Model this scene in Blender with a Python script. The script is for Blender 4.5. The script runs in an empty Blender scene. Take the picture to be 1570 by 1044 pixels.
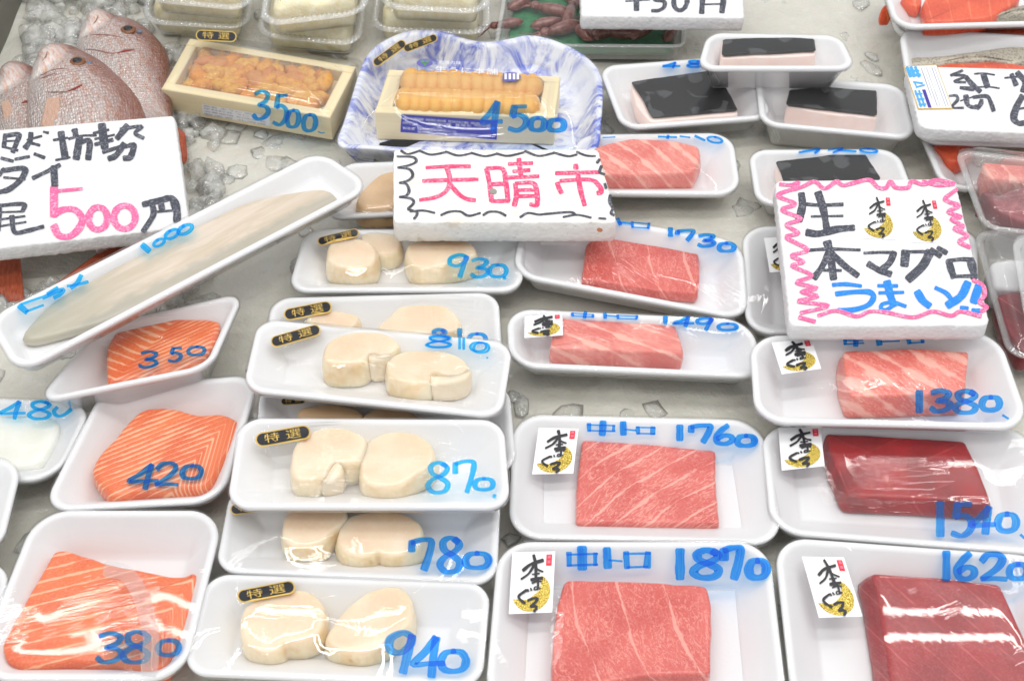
import bpy, math, random
import numpy as np
from mathutils import Vector, Matrix

random.seed(7)
RNG = np.random.default_rng(11)
sc = bpy.context.scene
COL = sc.collection

# ------------------------------------------------------------------ camera, light, exposure
FPX, CX, CY = 2180.0, 785.0, 522.0            # a 50 mm lens, measured on the 1570 px wide photograph
PITCH, DIST = math.radians(48.7), 1.146
CAM = np.array([0.0, -DIST * math.cos(PITCH), DIST * math.sin(PITCH)])
AR = np.array([1.0, 0, 0])
AF = np.array([0, math.cos(PITCH), -math.sin(PITCH)])
AU = np.array([0, math.sin(PITCH), math.cos(PITCH)])

cd = bpy.data.cameras.new("camera")
cam = bpy.data.objects.new("camera", cd)
COL.objects.link(cam)
cam.location = CAM
cam.rotation_euler = (math.pi / 2 - PITCH, 0, 0)
cd.sensor_width = 36.0
cd.lens = 36.0 * FPX / 1570.0
cd.clip_start, cd.clip_end = 0.02, 50
cd.dof.use_dof = True
cd.dof.focus_distance = 1.10
cd.dof.aperture_fstop = 14.0
sc.camera = cam

w = bpy.data.worlds.new("World")
sc.world = w
w.use_nodes = True
bg = w.node_tree.nodes["Background"]
bg.inputs[0].default_value = (0.975, 0.985, 1.0, 1)
bg.inputs[1].default_value = 0.80


def area(name, loc, sx, sy, power, color=(1, 1, 1), rot=(0, 0, 0)):
    l = bpy.data.lights.new(name, 'AREA')
    l.shape, l.size, l.size_y, l.energy, l.color = 'RECTANGLE', sx, sy, power, color
    o = bpy.data.objects.new(name, l)
    COL.objects.link(o)
    o.location, o.rotation_euler = loc, rot
    return o


# paired fluorescent tubes of the market hall, hung across the stall; rear singles added for film gloss
for (x, y, z, p, rz) in ((-0.1, -0.62, 1.80, 9, 8), (-0.1, -0.54, 1.80, 9, 8),
                         (0.1, 0.16, 1.85, 10, 8), (0.1, 0.24, 1.85, 10, 8),
                         (-0.62, 0.745, 1.85, 1.7, 0), (-0.62, 0.805, 1.85, 1.7, 0),
                         (1.20, 0.745, 1.85, 2.6, 0), (1.20, 0.805, 1.85, 2.6, 0),
                         (1.35, 1.20, 1.85, 1.8, 0), (1.35, 1.26, 1.85, 1.8, 0),
                         (-1.5, 1.72, 1.85, 1.6, 0), (0.42, 1.72, 1.85, 1.6, 0)):
    area("ceiling_tube", (x, y, z), 1.2 if y > .5 else 2.4, 0.014 if y > .5 else 0.024, p * .68, (1.0, 0.985, 0.955), (0, 0, math.radians(rz)))

sc.view_settings.view_transform = 'Standard'
sc.view_settings.look = 'None'
sc.view_settings.exposure = 0.0
sc.view_settings.gamma = 1.0
sc.render.engine = 'CYCLES'
cy = sc.cycles
cy.max_bounces, cy.diffuse_bounces, cy.glossy_bounces = 12, 4, 4
cy.transmission_bounces, cy.transparent_max_bounces = 6, 28
cy.caustics_reflective = cy.caustics_refractive = False
cy.sample_clamp_indirect = 4.0
cy.use_denoising = True


# ------------------------------------------------------------------ measuring
def ray(px, py):
    return AR * ((px - CX) / FPX) + AU * (-(py - CY) / FPX) + AF


def at(px, py, z=0.0):
    d = ray(px, py)
    return CAM + d * ((z - CAM[2]) / d[2])


def project(P):
    v = P - CAM
    dz = v @ AF
    return np.stack([CX + FPX * (v @ AR) / dz, CY - FPX * (v @ AU) / dz], -1)


def zoomer(ox, oy, s):
    return lambda pts: [(ox + p[0] * s, oy + p[1] * s) for p in pts]


Z0 = 400 / 1570
GX, GY = (0, 390, 780, 1170), (0, 260, 520, 778)
G = [[(GX[c], GY[r], Z0) for r in range(4)] for c in range(4)]
ZU = (220, 0, 350 / 1568)
ZV = (510, 30, 420 / 1566)
ZS = (590, 220, 370 / 1570)
ZSL = (0, 170, 320 / 1078)
ZSR = (1370, 80, 200 / 1305)
ZH = (340, 630, 450 / 1570)
ZI = (400, 440, 390 / 1570)
ZJ = (280, 860, 480 / 1570)
ZTR = (1350, 0, 220 / 1570)
ZR3 = (1350, 200, 220 / 1570)
ZR4 = (1350, 340, 220 / 1044)
ZF = (0, 0, 260 / 1569)
ZQ = (740, 0, 400 / 1570)
PX = (0, 0, 1.0)


def zp(z, pts):
    return np.array([(z[0] + p[0] * z[2], z[1] + p[1] * z[2]) for p in pts], float)


class Frame:
    """A tilted rectangle in the place (rim of a tray, top of a board): BL, BR, FR, FL corners seen in the photograph, each with its height."""

    def __init__(s, corners, z):
        zs = z if hasattr(z, '__len__') else [z] * 4
        s.c = [at(p[0], p[1], h) for p, h in zip(corners, zs)]
        BL, BR, FR, FL = s.c
        s.W = 0.5 * (np.linalg.norm(BR - BL) + np.linalg.norm(FR - FL))
        s.L = 0.5 * (np.linalg.norm(BL - FL) + np.linalg.norm(BR - FR))
        n = np.cross((BR + FR) - (BL + FL), (BL + BR) - (FL + FR))
        s.n = n / np.linalg.norm(n)
        s.mid = sum(s.c) / 4
        s.film = None

    @classmethod
    def world(cls, BL, BR, FR, FL):
        return cls([project(np.asarray(p)) for p in (BL, BR, FR, FL)], [p[2] for p in (BL, BR, FR, FL)])

    def uv(s, u, v, w=0.0):
        BL, BR, FR, FL = s.c
        u, v = np.asarray(u)[..., None], np.asarray(v)[..., None]
        return (FL * (1 - u) + FR * u) * (1 - v) + (BL * (1 - u) + BR * u) * v + np.asarray(w)[..., None] * s.n

    def xy(s, x, y, w=0.0):
        x = np.asarray(x, float)
        return s.uv(x / s.W, np.asarray(y, float) / s.L, np.zeros_like(x) + w)

    def h(s, u, v):
        if s.film is None:
            return np.zeros_like(u)
        H = s.film
        nv, nu = H.shape
        a = np.clip(u, 0, 1) * (nu - 1)
        b = np.clip(v, 0, 1) * (nv - 1)
        i = np.minimum(a.astype(int), nu - 2)
        j = np.minimum(b.astype(int), nv - 2)
        a, b = a - i, b - j
        return (H[j, i] * (1 - a) + H[j, i + 1] * a) * (1 - b) + (H[j + 1, i] * (1 - a) + H[j + 1, i + 1] * a) * b

    def inv(s, px, w=0.0, film=False):
        """photograph points -> (u, v) on the frame's surface raised by w (on the cling film if film)"""
        px = np.asarray(px, float)
        u = np.full(len(px), 0.5)
        v = np.full(len(px), 0.5)

        def F(u, v):
            return project(s.uv(u, v, w + (s.h(u, v) if film else 0.0) + 0 * u))
        best = None
        for it in range(30):
            p = F(u, v)
            err = np.linalg.norm(px - p, axis=1)
            if best is None:
                best = (err, u, v)
            else:
                k = err < best[0]
                best = (np.where(k, err, best[0]), np.where(k, u, best[1]), np.where(k, v, best[2]))
            if best[0].max() < .05:
                break
            e = 2e-3
            du = (F(u + e, v) - p) / e
            dv = (F(u, v + e) - p) / e
            r = px - p
            det = du[:, 0] * dv[:, 1] - du[:, 1] * dv[:, 0]
            det = np.where(abs(det) < 1e-6, 1e-6, det)
            g = 1.0 if it < 6 else .6
            u = u + g * np.clip((r[:, 0] * dv[:, 1] - r[:, 1] * dv[:, 0]) / det, -.4, .4)
            v = v + g * np.clip((du[:, 0] * r[:, 1] - du[:, 1] * r[:, 0]) / det, -.4, .4)
        if best[0].max() > 1.5:
            print('far', round(float(best[0].max()), 1), (best[0] > 1.5).mean())
        return best[1], best[2]

    def loc(s, px, w):
        u, v = s.inv(px, w)
        return np.stack([u * s.W, v * s.L], -1)


# ------------------------------------------------------------------ objects
def mesh(name, verts, faces, mat, parent=None, uv=None, smooth=True, label=None, loc=None):
    """ONE mesh object; verts are given where they stand in the place"""
    verts = np.asarray(verts, float)
    base = np.array(parent_loc(parent)) if parent is not None else (np.array(loc) if loc is not None else
                                                                    np.array([*verts.mean(0)[:2], verts[:, 2].min()]))
    me = bpy.data.meshes.new(name)
    me.from_pydata((verts - base).tolist(), [], [tuple(int(i) for i in f) for f in faces])
    if smooth:
        me.polygons.foreach_set('use_smooth', [True] * len(me.polygons))
    if uv is not None:
        l = me.uv_layers.new(name='UVMap')
        idx = np.zeros(len(me.loops), int)
        me.loops.foreach_get('vertex_index', idx)
        l.data.foreach_set('uv', np.asarray(uv, float)[idx].ravel())
    me.materials.append(M[mat] if isinstance(mat, str) else mat)
    me.update()
    o = bpy.data.objects.new(name, me)
    COL.objects.link(o)
    if parent is not None:
        o.parent = parent
    else:
        o.location = base
    if label:
        o['label'] = label
    return o


def parent_loc(p):
    l = Vector((0, 0, 0))
    while p is not None:
        l = l + p.location
        p = p.parent
    return l


def thing(name, label, cat, loc, group=None):
    o = bpy.data.objects.new(name, None)
    COL.objects.link(o)
    o.empty_display_size = 0.02
    o.location = loc
    o['label'], o['category'] = label, cat
    if group:
        o['group'] = group
    return o


def tag(o, label, cat, group=None, kind=None):
    if kind:
        o['kind'] = kind
    if label:
        o['label'] = label
    if cat:
        o['category'] = cat
    if group:
        o['group'] = group
    return o


def strip_faces(n_loops, M_, closed=True):
    f = []
    for k in range(n_loops - 1):
        for i in range(M_ if closed else M_ - 1):
            j = (i + 1) % M_
            f.append((k * M_ + i, k * M_ + j, (k + 1) * M_ + j, (k + 1) * M_ + i))
    return f


# ------------------------------------------------------------------ materials
M = {}


class NB:
    def __init__(s, name):
        s.m = bpy.data.materials.new(name)
        s.m.use_nodes = True
        s.t = s.m.node_tree
        s.t.nodes.clear()
        s.out = s.n('ShaderNodeOutputMaterial')
        M[name] = s.m

    def n(s, typ, **kw):
        o = s.t.nodes.new(typ)
        for k, v in kw.items():
            setattr(o, k, v)
        return o

    def link(s, a, b):
        s.t.links.new(a, b)

    def set(s, node, **kw):
        for k, v in kw.items():
            k = k.replace('_', ' ')
            inp = node.inputs[k]
            if isinstance(v, bpy.types.NodeSocket):
                s.link(v, inp)
            else:
                if isinstance(v, tuple) and len(v) == 3 and inp.type == 'RGBA':
                    v = (*v, 1)
                inp.default_value = v
        return node

    def coord(s, which='UV', scale=(1, 1, 1), rot=0.0):
        c = s.n('ShaderNodeTexCoord')
        mp = s.n('ShaderNodeMapping')
        mp.inputs['Scale'].default_value = scale
        mp.inputs['Rotation'].default_value = (0, 0, rot)
        s.link(c.outputs[which], mp.inputs['Vector'])
        return mp.outputs[0]

    def noise(s, vec, scale, detail=3, rough=.55, dist=0.0, out=0):
        t = s.n('ShaderNodeTexNoise')
        s.link(vec, t.inputs['Vector'])
        t.inputs['Scale'].default_value = scale
        t.inputs['Detail'].default_value = detail
        t.inputs['Roughness'].default_value = rough
        t.inputs['Distortion'].default_value = dist
        return t.outputs[out]

    def voro(s, vec, scale, feature='F1', out=0, rnd=1.0):
        t = s.n('ShaderNodeTexVoronoi', feature=feature)
        s.link(vec, t.inputs['Vector'])
        t.inputs['Scale'].default_value = scale
        t.inputs['Randomness'].default_value = rnd
        return t.outputs[out]

    def math(s, op, a, b=None, c=None, clamp=False):
        t = s.n('ShaderNodeMath', operation=op, use_clamp=clamp)
        for i, v in enumerate((a, b, c)):
            if v is None:
                continue
            if isinstance(v, bpy.types.NodeSocket):
                s.link(v, t.inputs[i])
            else:
                t.inputs[i].default_value = v
        return t.outputs[0]

    def rng(s, v, a, b, c=0.0, d=1.0, smooth=True):
        t = s.n('ShaderNodeMapRange', interpolation_type='SMOOTHSTEP' if smooth else 'LINEAR')
        s.link(v, t.inputs[0])
        for i, x in enumerate((a, b, c, d)):
            t.inputs[i + 1].default_value = x
        return t.outputs[0]

    def mix(s, f, a, b):
        t = s.n('ShaderNodeMix', data_type='RGBA')
        for i, v in ((0, f), (6, a), (7, b)):
            if isinstance(v, bpy.types.NodeSocket):
                s.link(v, t.inputs[i])
            else:
                t.inputs[i].default_value = (*v, 1) if isinstance(v, tuple) and len(v) == 3 else v
        return t.outputs[2]

    def bump(s, h, strength=.3, dist=.001):
        t = s.n('ShaderNodeBump')
        t.inputs['Strength'].default_value = strength
        t.inputs['Distance'].default_value = dist
        s.link(h, t.inputs['Height'])
        return t.outputs[0]

    def pri(s, **kw):
        p = s.n('ShaderNodeBsdfPrincipled')
        s.set(p, **kw)
        s.link(p.outputs[0], s.out.inputs[0])
        return p

    def addmix(s, f, a, b):
        t = s.n('ShaderNodeMixShader')
        if isinstance(f, bpy.types.NodeSocket):
            s.link(f, t.inputs[0])
        else:
            t.inputs[0].default_value = f
        s.link(a, t.inputs[1])
        s.link(b, t.inputs[2])
        return t.outputs[0]


def srgb(r, g, b):
    f = lambda c: (c / 255 / 12.92) if c / 255 <= .04045 else ((c / 255 + .055) / 1.055) ** 2.4
    return (f(r), f(g), f(b))


def sep(b, vec):
    t = b.n('ShaderNodeSeparateXYZ')
    b.link(vec, t.inputs[0])
    return t.outputs


# expanded polystyrene tray
b = NB('tray_foam')
v = b.coord('Object')
n1 = b.noise(v, 260, 2)
b.pri(Base_Color=b.mix(b.noise(v, 30, 3), (.76, .765, .78), (.81, .81, .825)), Roughness=.38, Specular_IOR_Level=.4,
      Subsurface_Weight=.45, Subsurface_Scale=.010, Subsurface_Radius=(1, 1, 1), Normal=b.bump(n1, .08, .0006))
b = NB('absorbent_pad')
v = b.coord('Object')
b.pri(Base_Color=(.73, .73, .745), Roughness=.7, Normal=b.bump(b.voro(v, 500), .15, .0005))
# sign board foam: beads
b = NB('board_foam')
v = b.coord('Object')
bead = b.voro(v, 330)
b.pri(Base_Color=b.mix(b.noise(v, 40, 3), (.68, .68, .685), (.76, .76, .765)), Roughness=.6,
      Normal=b.bump(bead, .35, .0014))
b = NB('board_foam_worn')
v = b.coord('Object')
bead = b.voro(v, 280)
dirt = b.rng(b.noise(v, 38, 5, .65), .55, .76)
d2 = b.rng(b.noise(v, 130, 3, .6), .62, .74)
c0 = b.mix(b.noise(v, 25, 3), (.80, .78, .74), (.86, .85, .82))
c1 = b.mix(b.math('MULTIPLY', dirt, .55), c0, (.55, .42, .26))
c2 = b.mix(b.math('MULTIPLY', d2, .35), c1, (.42, .33, .22))
b.pri(Base_Color=c2, Roughness=.65, Normal=b.bump(bead, .35, .0014))


def film_mat(name, body=0.0, rough=.045, bump=.35, refl=1.0, tint=(1, 1, 1), wr=(18, 190, 1)):
    b = NB(name)
    uv = b.coord('UV', wr)
    n1 = b.noise(uv, 1.0, 3, .6, .6)
    uv2 = b.coord('UV', (170, 30, 1), .7)
    n2 = b.noise(uv2, 1.0, 2, .6, .4)
    uv3 = b.coord('UV', (14, 14, 1))
    mask = b.rng(b.noise(uv3, 1.0, 2), .42, .72)
    h = b.math('ADD', b.math('MULTIPLY', b.math('MULTIPLY', n1, mask), 1.0), b.math('MULTIPLY', n2, .06))
    nor = b.bump(h, bump, .0042)
    lw = b.n('ShaderNodeLayerWeight')
    lw.inputs[0].default_value = .5
    b.link(nor, lw.inputs['Normal'])
    fr = b.math('MULTIPLY_ADD', b.math('POWER', lw.outputs['Facing'], 4.0), .75, .045)
    fr = b.math('MULTIPLY', fr, refl, clamp=True)
    tr = b.n('ShaderNodeBsdfTransparent')
    tr.inputs[0].default_value = (*tint, 1)
    gl = b.n('ShaderNodeBsdfGlossy')
    gl.inputs['Roughness'].default_value = rough
    b.link(nor, gl.inputs['Normal'])
    base = tr.outputs[0]
    if body:
        df = b.n('ShaderNodeBsdfDiffuse')
        df.inputs[0].default_value = (.85, .86, .86, 1)
        base = b.addmix(body, tr.outputs[0], df.outputs[0])
    b.link(b.addmix(fr, base, gl.outputs[0]), b.out.inputs[0])


film_mat('cling_film', 0.014, .018, .045, 1.0)
film_mat('creased_film', 0.012, .02, .5, 1.2, wr=(9, 260, 1))
film_mat('crumpled_film', 0.05, .06, .9, 1.8, wr=(40, 150, 1))
film_mat('clear_plastic', 0.025, .03, .12, 1.4, wr=(30, 60, 1))
film_mat('clear_flange', 0.30, .08, .3, 2.2, wr=(300, 300, 1))
film_mat('clear_pale', 0.17, .07, .5, 1.6, wr=(30, 60, 1))


def ink(name, col, diff, trans_col, streak=.25):
    """felt pen on film: a tinted clear layer with some body"""
    b = NB(name)
    v = b.coord('UV', (1.0, 1.0, 1))
    st = b.noise(v, 1.0, 3, .6)
    st = b.rng(st, .35, .68, 0, 1)
    tr = b.n('ShaderNodeBsdfTransparent')
    b.link(b.mix(b.math('MULTIPLY', st, streak), trans_col, tuple(min(1, c * 2.2 + .16) for c in trans_col)), tr.inputs[0])
    df = b.n('ShaderNodeBsdfDiffuse')
    b.link(b.mix(b.math('MULTIPLY', st, streak), col, tuple(min(1, c * 1.3 + .03) for c in col)), df.inputs[0])
    gl = b.n('ShaderNodeBsdfGlossy')
    gl.inputs['Roughness'].default_value = .25
    s1 = b.addmix(diff, tr.outputs[0], df.outputs[0])
    b.link(b.addmix(.03, s1, gl.outputs[0]), b.out.inputs[0])


ink('ink_sky', srgb(0, 150, 242), .26, (.02, .52, .96), .6)
ink('ink_blue', srgb(0, 118, 238), .17, (.02, .36, .92), .45)


def marker(name, col, light, grain):
    """marker on polystyrene: grainy, the foam's pores stay pale"""
    b = NB(name)
    v = b.coord('Object')
    a = b.noise(v, 620, 2, .6)
    c = b.noise(v, 160, 3, .6)
    f = b.math('ADD', b.math('MULTIPLY', a, .7), b.math('MULTIPLY', c, .3))
    f = b.rng(f, .5 - .02, .5 + .16, 0, grain)
    b.pri(Base_Color=b.mix(f, col, light), Roughness=.55)


marker('marker_black', srgb(58, 60, 72), srgb(140, 142, 152), .75)
marker('marker_pink', srgb(240, 96, 150), srgb(252, 186, 210), .85)
marker('marker_rose', srgb(226, 62, 110), srgb(250, 175, 198), .9)
marker('marker_blue', srgb(20, 125, 235), srgb(70, 170, 250), .5)


def flat(name, col, rough=.5, **kw):
    b = NB(name)
    v = b.coord('Object')
    b.pri(Base_Color=b.mix(b.noise(v, 120, 3), tuple(c * .93 for c in col), col), Roughness=rough, **kw)


flat('sticker_paper', (.86, .86, .87), .35)
flat('sticker_black', (.012, .013, .018), .3)
flat('brush_black', (.018, .018, .022), .5)
flat('stamp_red', srgb(225, 45, 60), .45)
flat('print_blue', srgb(28, 40, 170), .35)
flat('print_sky', srgb(70, 165, 225), .4)
flat('print_grey', srgb(160, 162, 178), .5)
flat('print_white', (.85, .85, .9), .4)
flat('print_pink', srgb(235, 110, 135), .4)
flat('leaf_green', srgb(60, 150, 90), .4)
flat('purple_print', srgb(90, 85, 170), .4)
b = NB('gold_foil')
v = b.coord('Object')
sp = b.noise(v, 1300, 2, .7)
b.pri(Base_Color=b.mix(b.rng(sp, .42, .62), srgb(150, 118, 20), srgb(246, 226, 120)), Metallic=.55, Roughness=.42,
      Normal=b.bump(sp, .5, .0008))
b = NB('gold_print')
b.pri(Base_Color=srgb(214, 180, 96), Metallic=.25, Roughness=.4)


def tuna(name, base, deep, line, period, lw, vein=.5, warp=.006, rough=.33, fine=(260, 90), linemix=.75, coat=.25):
    b = NB(name)
    uv = b.coord('UV')
    wn = b.noise(uv, 24, 4, .62, 0, 1)
    sub = b.n('ShaderNodeVectorMath', operation='SUBTRACT')
    b.link(wn, sub.inputs[0])
    sub.inputs[1].default_value = (.5, .5, .5)
    scl = b.n('ShaderNodeVectorMath', operation='SCALE')
    b.link(sub.outputs[0], scl.inputs[0])
    scl.inputs['Scale'].default_value = warp
    add = b.n('ShaderNodeVectorMath', operation='ADD')
    b.link(uv, add.inputs[0])
    b.link(scl.outputs[0], add.inputs[1])
    s = sep(b, add.outputs[0])[0]
    pp = b.math('PINGPONG', s, period / 2)
    wob = b.rng(b.noise(uv, 45, 3), .3, .7, -.5, 1.3)
    lmask = b.rng(b.math('SUBTRACT', pp, b.math('MULTIPLY', wob, lw * .9)), -lw * .1, lw * .8, 1, 0)
    mp = b.n('ShaderNodeMapping')
    mp.inputs['Scale'].default_value = (fine[0], fine[1], 1)
    b.link(add.outputs[0], mp.inputs['Vector'])
    fn = b.noise(mp.outputs[0], 1.0, 3, .65, .8)
    ridge = b.rng(b.math('ABSOLUTE', b.math('SUBTRACT', fn, .5)), 0, .045, 1, 0)
    blotch = b.rng(b.noise(uv, 26, 3), .3, .7)
    gate = b.rng(b.noise(uv, 40, 2), .30, .55)
    c = b.mix(blotch, deep, base)
    tiny = b.noise(uv, 620, 2)
    c = b.mix(b.math('MULTIPLY', b.rng(tiny, .45, .75), .22), c, line)
    c = b.mix(b.math('MULTIPLY', b.math('MULTIPLY', ridge, gate), vein), c, line)
    c = b.mix(b.math('MULTIPLY', lmask, linemix), c, line)
    hgt = b.math('ADD', b.math('MULTIPLY', fn, .6), b.math('MULTIPLY', lmask, .5))
    b.pri(Base_Color=c, Roughness=rough, Specular_IOR_Level=.4, Subsurface_Weight=.25, Subsurface_Scale=.004,
          Subsurface_Radius=(1, .35, .25), Normal=b.bump(hgt, .25, .0006), Coat_Weight=coat, Coat_Roughness=.12)


tuna('tuna_medium', srgb(214, 96, 86), srgb(196, 70, 62), srgb(236, 164, 150), .031, .0009, .6, .011, fine=(260, 110))
tuna('tuna_veined', srgb(217, 104, 94), srgb(200, 78, 70), srgb(240, 176, 162), .0150, .0009, .75, .010, fine=(380, 80))
tuna('tuna_fatty', srgb(228, 122, 108), srgb(214, 92, 82), srgb(244, 190, 174), .0185, .0036, .6, .005, fine=(340, 70), linemix=.7)
tuna('tuna_pale', srgb(226, 132, 120), srgb(212, 96, 88), srgb(242, 186, 170), .018, .0022, .6, .008, fine=(300, 60))
tuna('tuna_lean', srgb(164, 10, 20), srgb(122, 5, 12), srgb(190, 70, 66), .024, .0005, .12, .003, .2, linemix=.35, coat=.25)
tuna('tuna_lean_matt', srgb(160, 18, 28), srgb(134, 9, 18), srgb(206, 102, 100), .0190, .0006, .25, .002, .28, linemix=.4, coat=.2)
tuna('tuna_pack_red', srgb(140, 38, 50), srgb(110, 20, 34), srgb(176, 90, 90), .03, .0008, .2, .004)
tuna('salmon_lined', srgb(230, 112, 48), srgb(218, 88, 30), srgb(244, 186, 148), .0066, .0011, .22, .0060, fine=(380, 120), linemix=.85)
tuna('salmon_wide', srgb(230, 112, 54), srgb(218, 88, 36), srgb(244, 186, 148), .0112, .0011, .22, .0070, fine=(380, 120), linemix=.8)
tuna('salmon_red', srgb(228, 82, 32), srgb(206, 58, 18), srgb(244, 150, 100), .02, .001, .2, .006, linemix=.3)


def soft(name, c0, c1, scale=30, spot=None, rough=.35, sss=.3, bumpy=.15, bscale=220, coat=.2):
    b = NB(name)
    v = b.coord('Object')
    c = b.mix(b.rng(b.noise(v, scale, 3), .3, .7), c0, c1)
    if spot:
        c = b.mix(b.math('MULTIPLY', b.rng(b.noise(v, 48, 2, .5), .64, .74), .75), c, spot)
    b.pri(Base_Color=c, Roughness=rough, Subsurface_Weight=sss, Subsurface_Scale=.006, Subsurface_Radius=(1, .6, .4),
          Normal=b.bump(b.noise(v, bscale, 3), bumpy, .0008), Coat_Weight=coat, Coat_Roughness=.15)


soft('scallop_plain', srgb(226, 196, 160), srgb(232, 210, 178), 40, srgb(206, 166, 96))
soft('scallop_dark', srgb(208, 172, 128), srgb(224, 190, 150), 34, srgb(160, 120, 70))
soft('scallop_tag', srgb(232, 214, 184), srgb(238, 224, 200), 60)
soft('squid_slices', srgb(228, 228, 216), srgb(236, 236, 228), 60)
soft('blubber', srgb(240, 214, 204), srgb(246, 226, 218), 30)
b = NB('fish_fillet')
v = b.coord('UV')
st = b.noise(b.coord('UV', (130, 16, 1)), 1.0, 3, .6, .5)
c = b.mix(b.rng(st, .35, .68), srgb(204, 188, 166), srgb(220, 205, 188))
xx = b.math('ADD', sep(b, v)[1], b.math('MULTIPLY', b.noise(v, 30, 2), .03))
c = b.mix(b.math('MULTIPLY', b.rng(xx, -.13, .0, 1, 0), .8), c, srgb(166, 164, 146))
x2 = b.math('ADD', sep(b, v)[0], b.math('MULTIPLY', b.noise(v, 60, 3), .012))
c = b.mix(b.math('MULTIPLY', b.rng(x2, .012, .020), .6), c, srgb(150, 150, 138))
b.pri(Base_Color=c, Roughness=.35, Subsurface_Weight=.25, Subsurface_Scale=.006, Subsurface_Radius=(1, .7, .5),
      Normal=b.bump(b.noise(v, 380, 3), .2, .0008), Coat_Weight=.3, Coat_Roughness=.15)
soft('whitebait', srgb(248, 242, 212), srgb(238, 226, 182), 130, srgb(206, 194, 140), .5, .2, .9, 420)
soft('whitebait_pale', srgb(240, 240, 232), srgb(226, 222, 204), 90, None, .5, .2, .6, 300)
soft('squid_skin', srgb(98, 44, 38), srgb(146, 92, 80), 150, srgb(70, 24, 22), .3, .1, .4, 300, .5)
soft('green_mat', srgb(54, 128, 84), srgb(40, 108, 70), 200, None, .6, 0, .4, 600, 0)
soft('salmon_skin_fat', srgb(206, 184, 150), srgb(226, 208, 180), 90)

b = NB('scallop_flesh')
v = b.coord('UV')
o_ = b.coord('Object')
t_ = sep(b, v)[1]
edge_ = b.rng(b.math('ADD', t_, b.math('MULTIPLY', b.noise(o_, 90, 3), .12)), .92, 1.03)
side = b.mix(b.rng(b.noise(o_, 60, 3), .42, .68), srgb(238, 222, 190), srgb(228, 202, 154))
side = b.mix(b.math('MULTIPLY', b.rng(b.noise(o_, 55, 2), .66, .74), .7), side, srgb(186, 140, 66))
topc = b.mix(b.rng(b.noise(o_, 34, 3), .32, .7), srgb(232, 204, 172), srgb(240, 218, 192))
topc = b.mix(b.math('MULTIPLY', b.rng(b.noise(o_, 420, 3, .7), .5, .72), .45), topc, srgb(238, 222, 200))
fib = b.noise(b.coord('UV', (420, 2.5, 1)), 1.0, 3, .6)
side = b.mix(b.math('MULTIPLY', b.rng(fib, .45, .7), .3), side, srgb(220, 192, 148))
b.pri(Base_Color=b.mix(edge_, side, topc), Roughness=.3, Subsurface_Weight=.8, Subsurface_Scale=.016, Subsurface_Radius=(1, .65, .42),
      Normal=b.bump(fib, .35, .0007), Coat_Weight=.45, Coat_Roughness=.10)

b = NB('black_skin')
v = b.coord('Object')
w1 = b.rng(b.noise(v, 50, 2, .4, .5), .55, .61)
c = b.mix(b.math('MULTIPLY', w1, .35), (.010, .010, .011), (.15, .155, .16))
b.pri(Base_Color=c, Roughness=.2, Specular_IOR_Level=.25, Normal=b.bump(b.noise(v, 90, 3), .3, .0012))

b = NB('silver_skin')
v = b.coord('UV')
b.pri(Base_Color=b.mix(b.rng(b.voro(v, 480), .1, .6), srgb(120, 112, 98), srgb(178, 170, 152)), Metallic=.25, Roughness=.4,
      Normal=b.bump(b.voro(v, 480), .4, .0008))

b = NB('uni')
v = b.coord('Object')
oi = b.n('ShaderNodeObjectInfo')
rp = b.n('ShaderNodeValToRGB')
b.link(oi.outputs['Random'], rp.inputs[0])
e = rp.color_ramp.elements
e[0].position, e[0].color = 0, (*srgb(220, 164, 64), 1)
e[1].position, e[1].color = 1, (*srgb(206, 124, 52), 1)
for p_, c_ in ((.35, srgb(224, 172, 74)), (.6, srgb(226, 146, 40)), (.8, srgb(208, 142, 76))):
    x_ = rp.color_ramp.elements.new(p_)
    x_.color = (*c_, 1)
c = b.mix(b.rng(b.noise(v, 160, 3), .35, .75), rp.outputs[0], srgb(196, 124, 46))
b.pri(Base_Color=c, Roughness=.45, Subsurface_Weight=.08, Subsurface_Scale=.004, Subsurface_Radius=(1, .5, .2),
      Normal=b.bump(b.voro(v, 620), .5, .0008))
b = NB('uni_row')
v = b.coord('Object')
c = b.mix(b.rng(b.noise(v, 70, 3), .35, .7), srgb(230, 178, 88), srgb(222, 156, 66))
b.pri(Base_Color=c, Roughness=.45, Subsurface_Weight=.08, Subsurface_Scale=.004, Subsurface_Radius=(1, .5, .2),
      Normal=b.bump(b.voro(v, 700), .35, .0006))

b = NB('pale_wood')
v = b.coord('UV', (8, 260, 1))
gr = b.noise(v, 1.0, 4, .6, .3)
b.pri(Base_Color=b.mix(gr, srgb(226, 206, 158), srgb(244, 230, 194)), Roughness=.6, Normal=b.bump(gr, .1, .0006))

b = NB('blue_marble')
v = b.coord('UV')
m1 = b.rng(b.noise(v, 36, 5, .68, 1.8), .40, .66)
m2 = b.rng(b.noise(v, 14, 3, .5, .6), .28, .54)
c = b.mix(b.math('MULTIPLY', m1, m2), (.80, .82, .87), srgb(58, 86, 198))
b.pri(Base_Color=c, Roughness=.25, Coat_Weight=.3)

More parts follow.
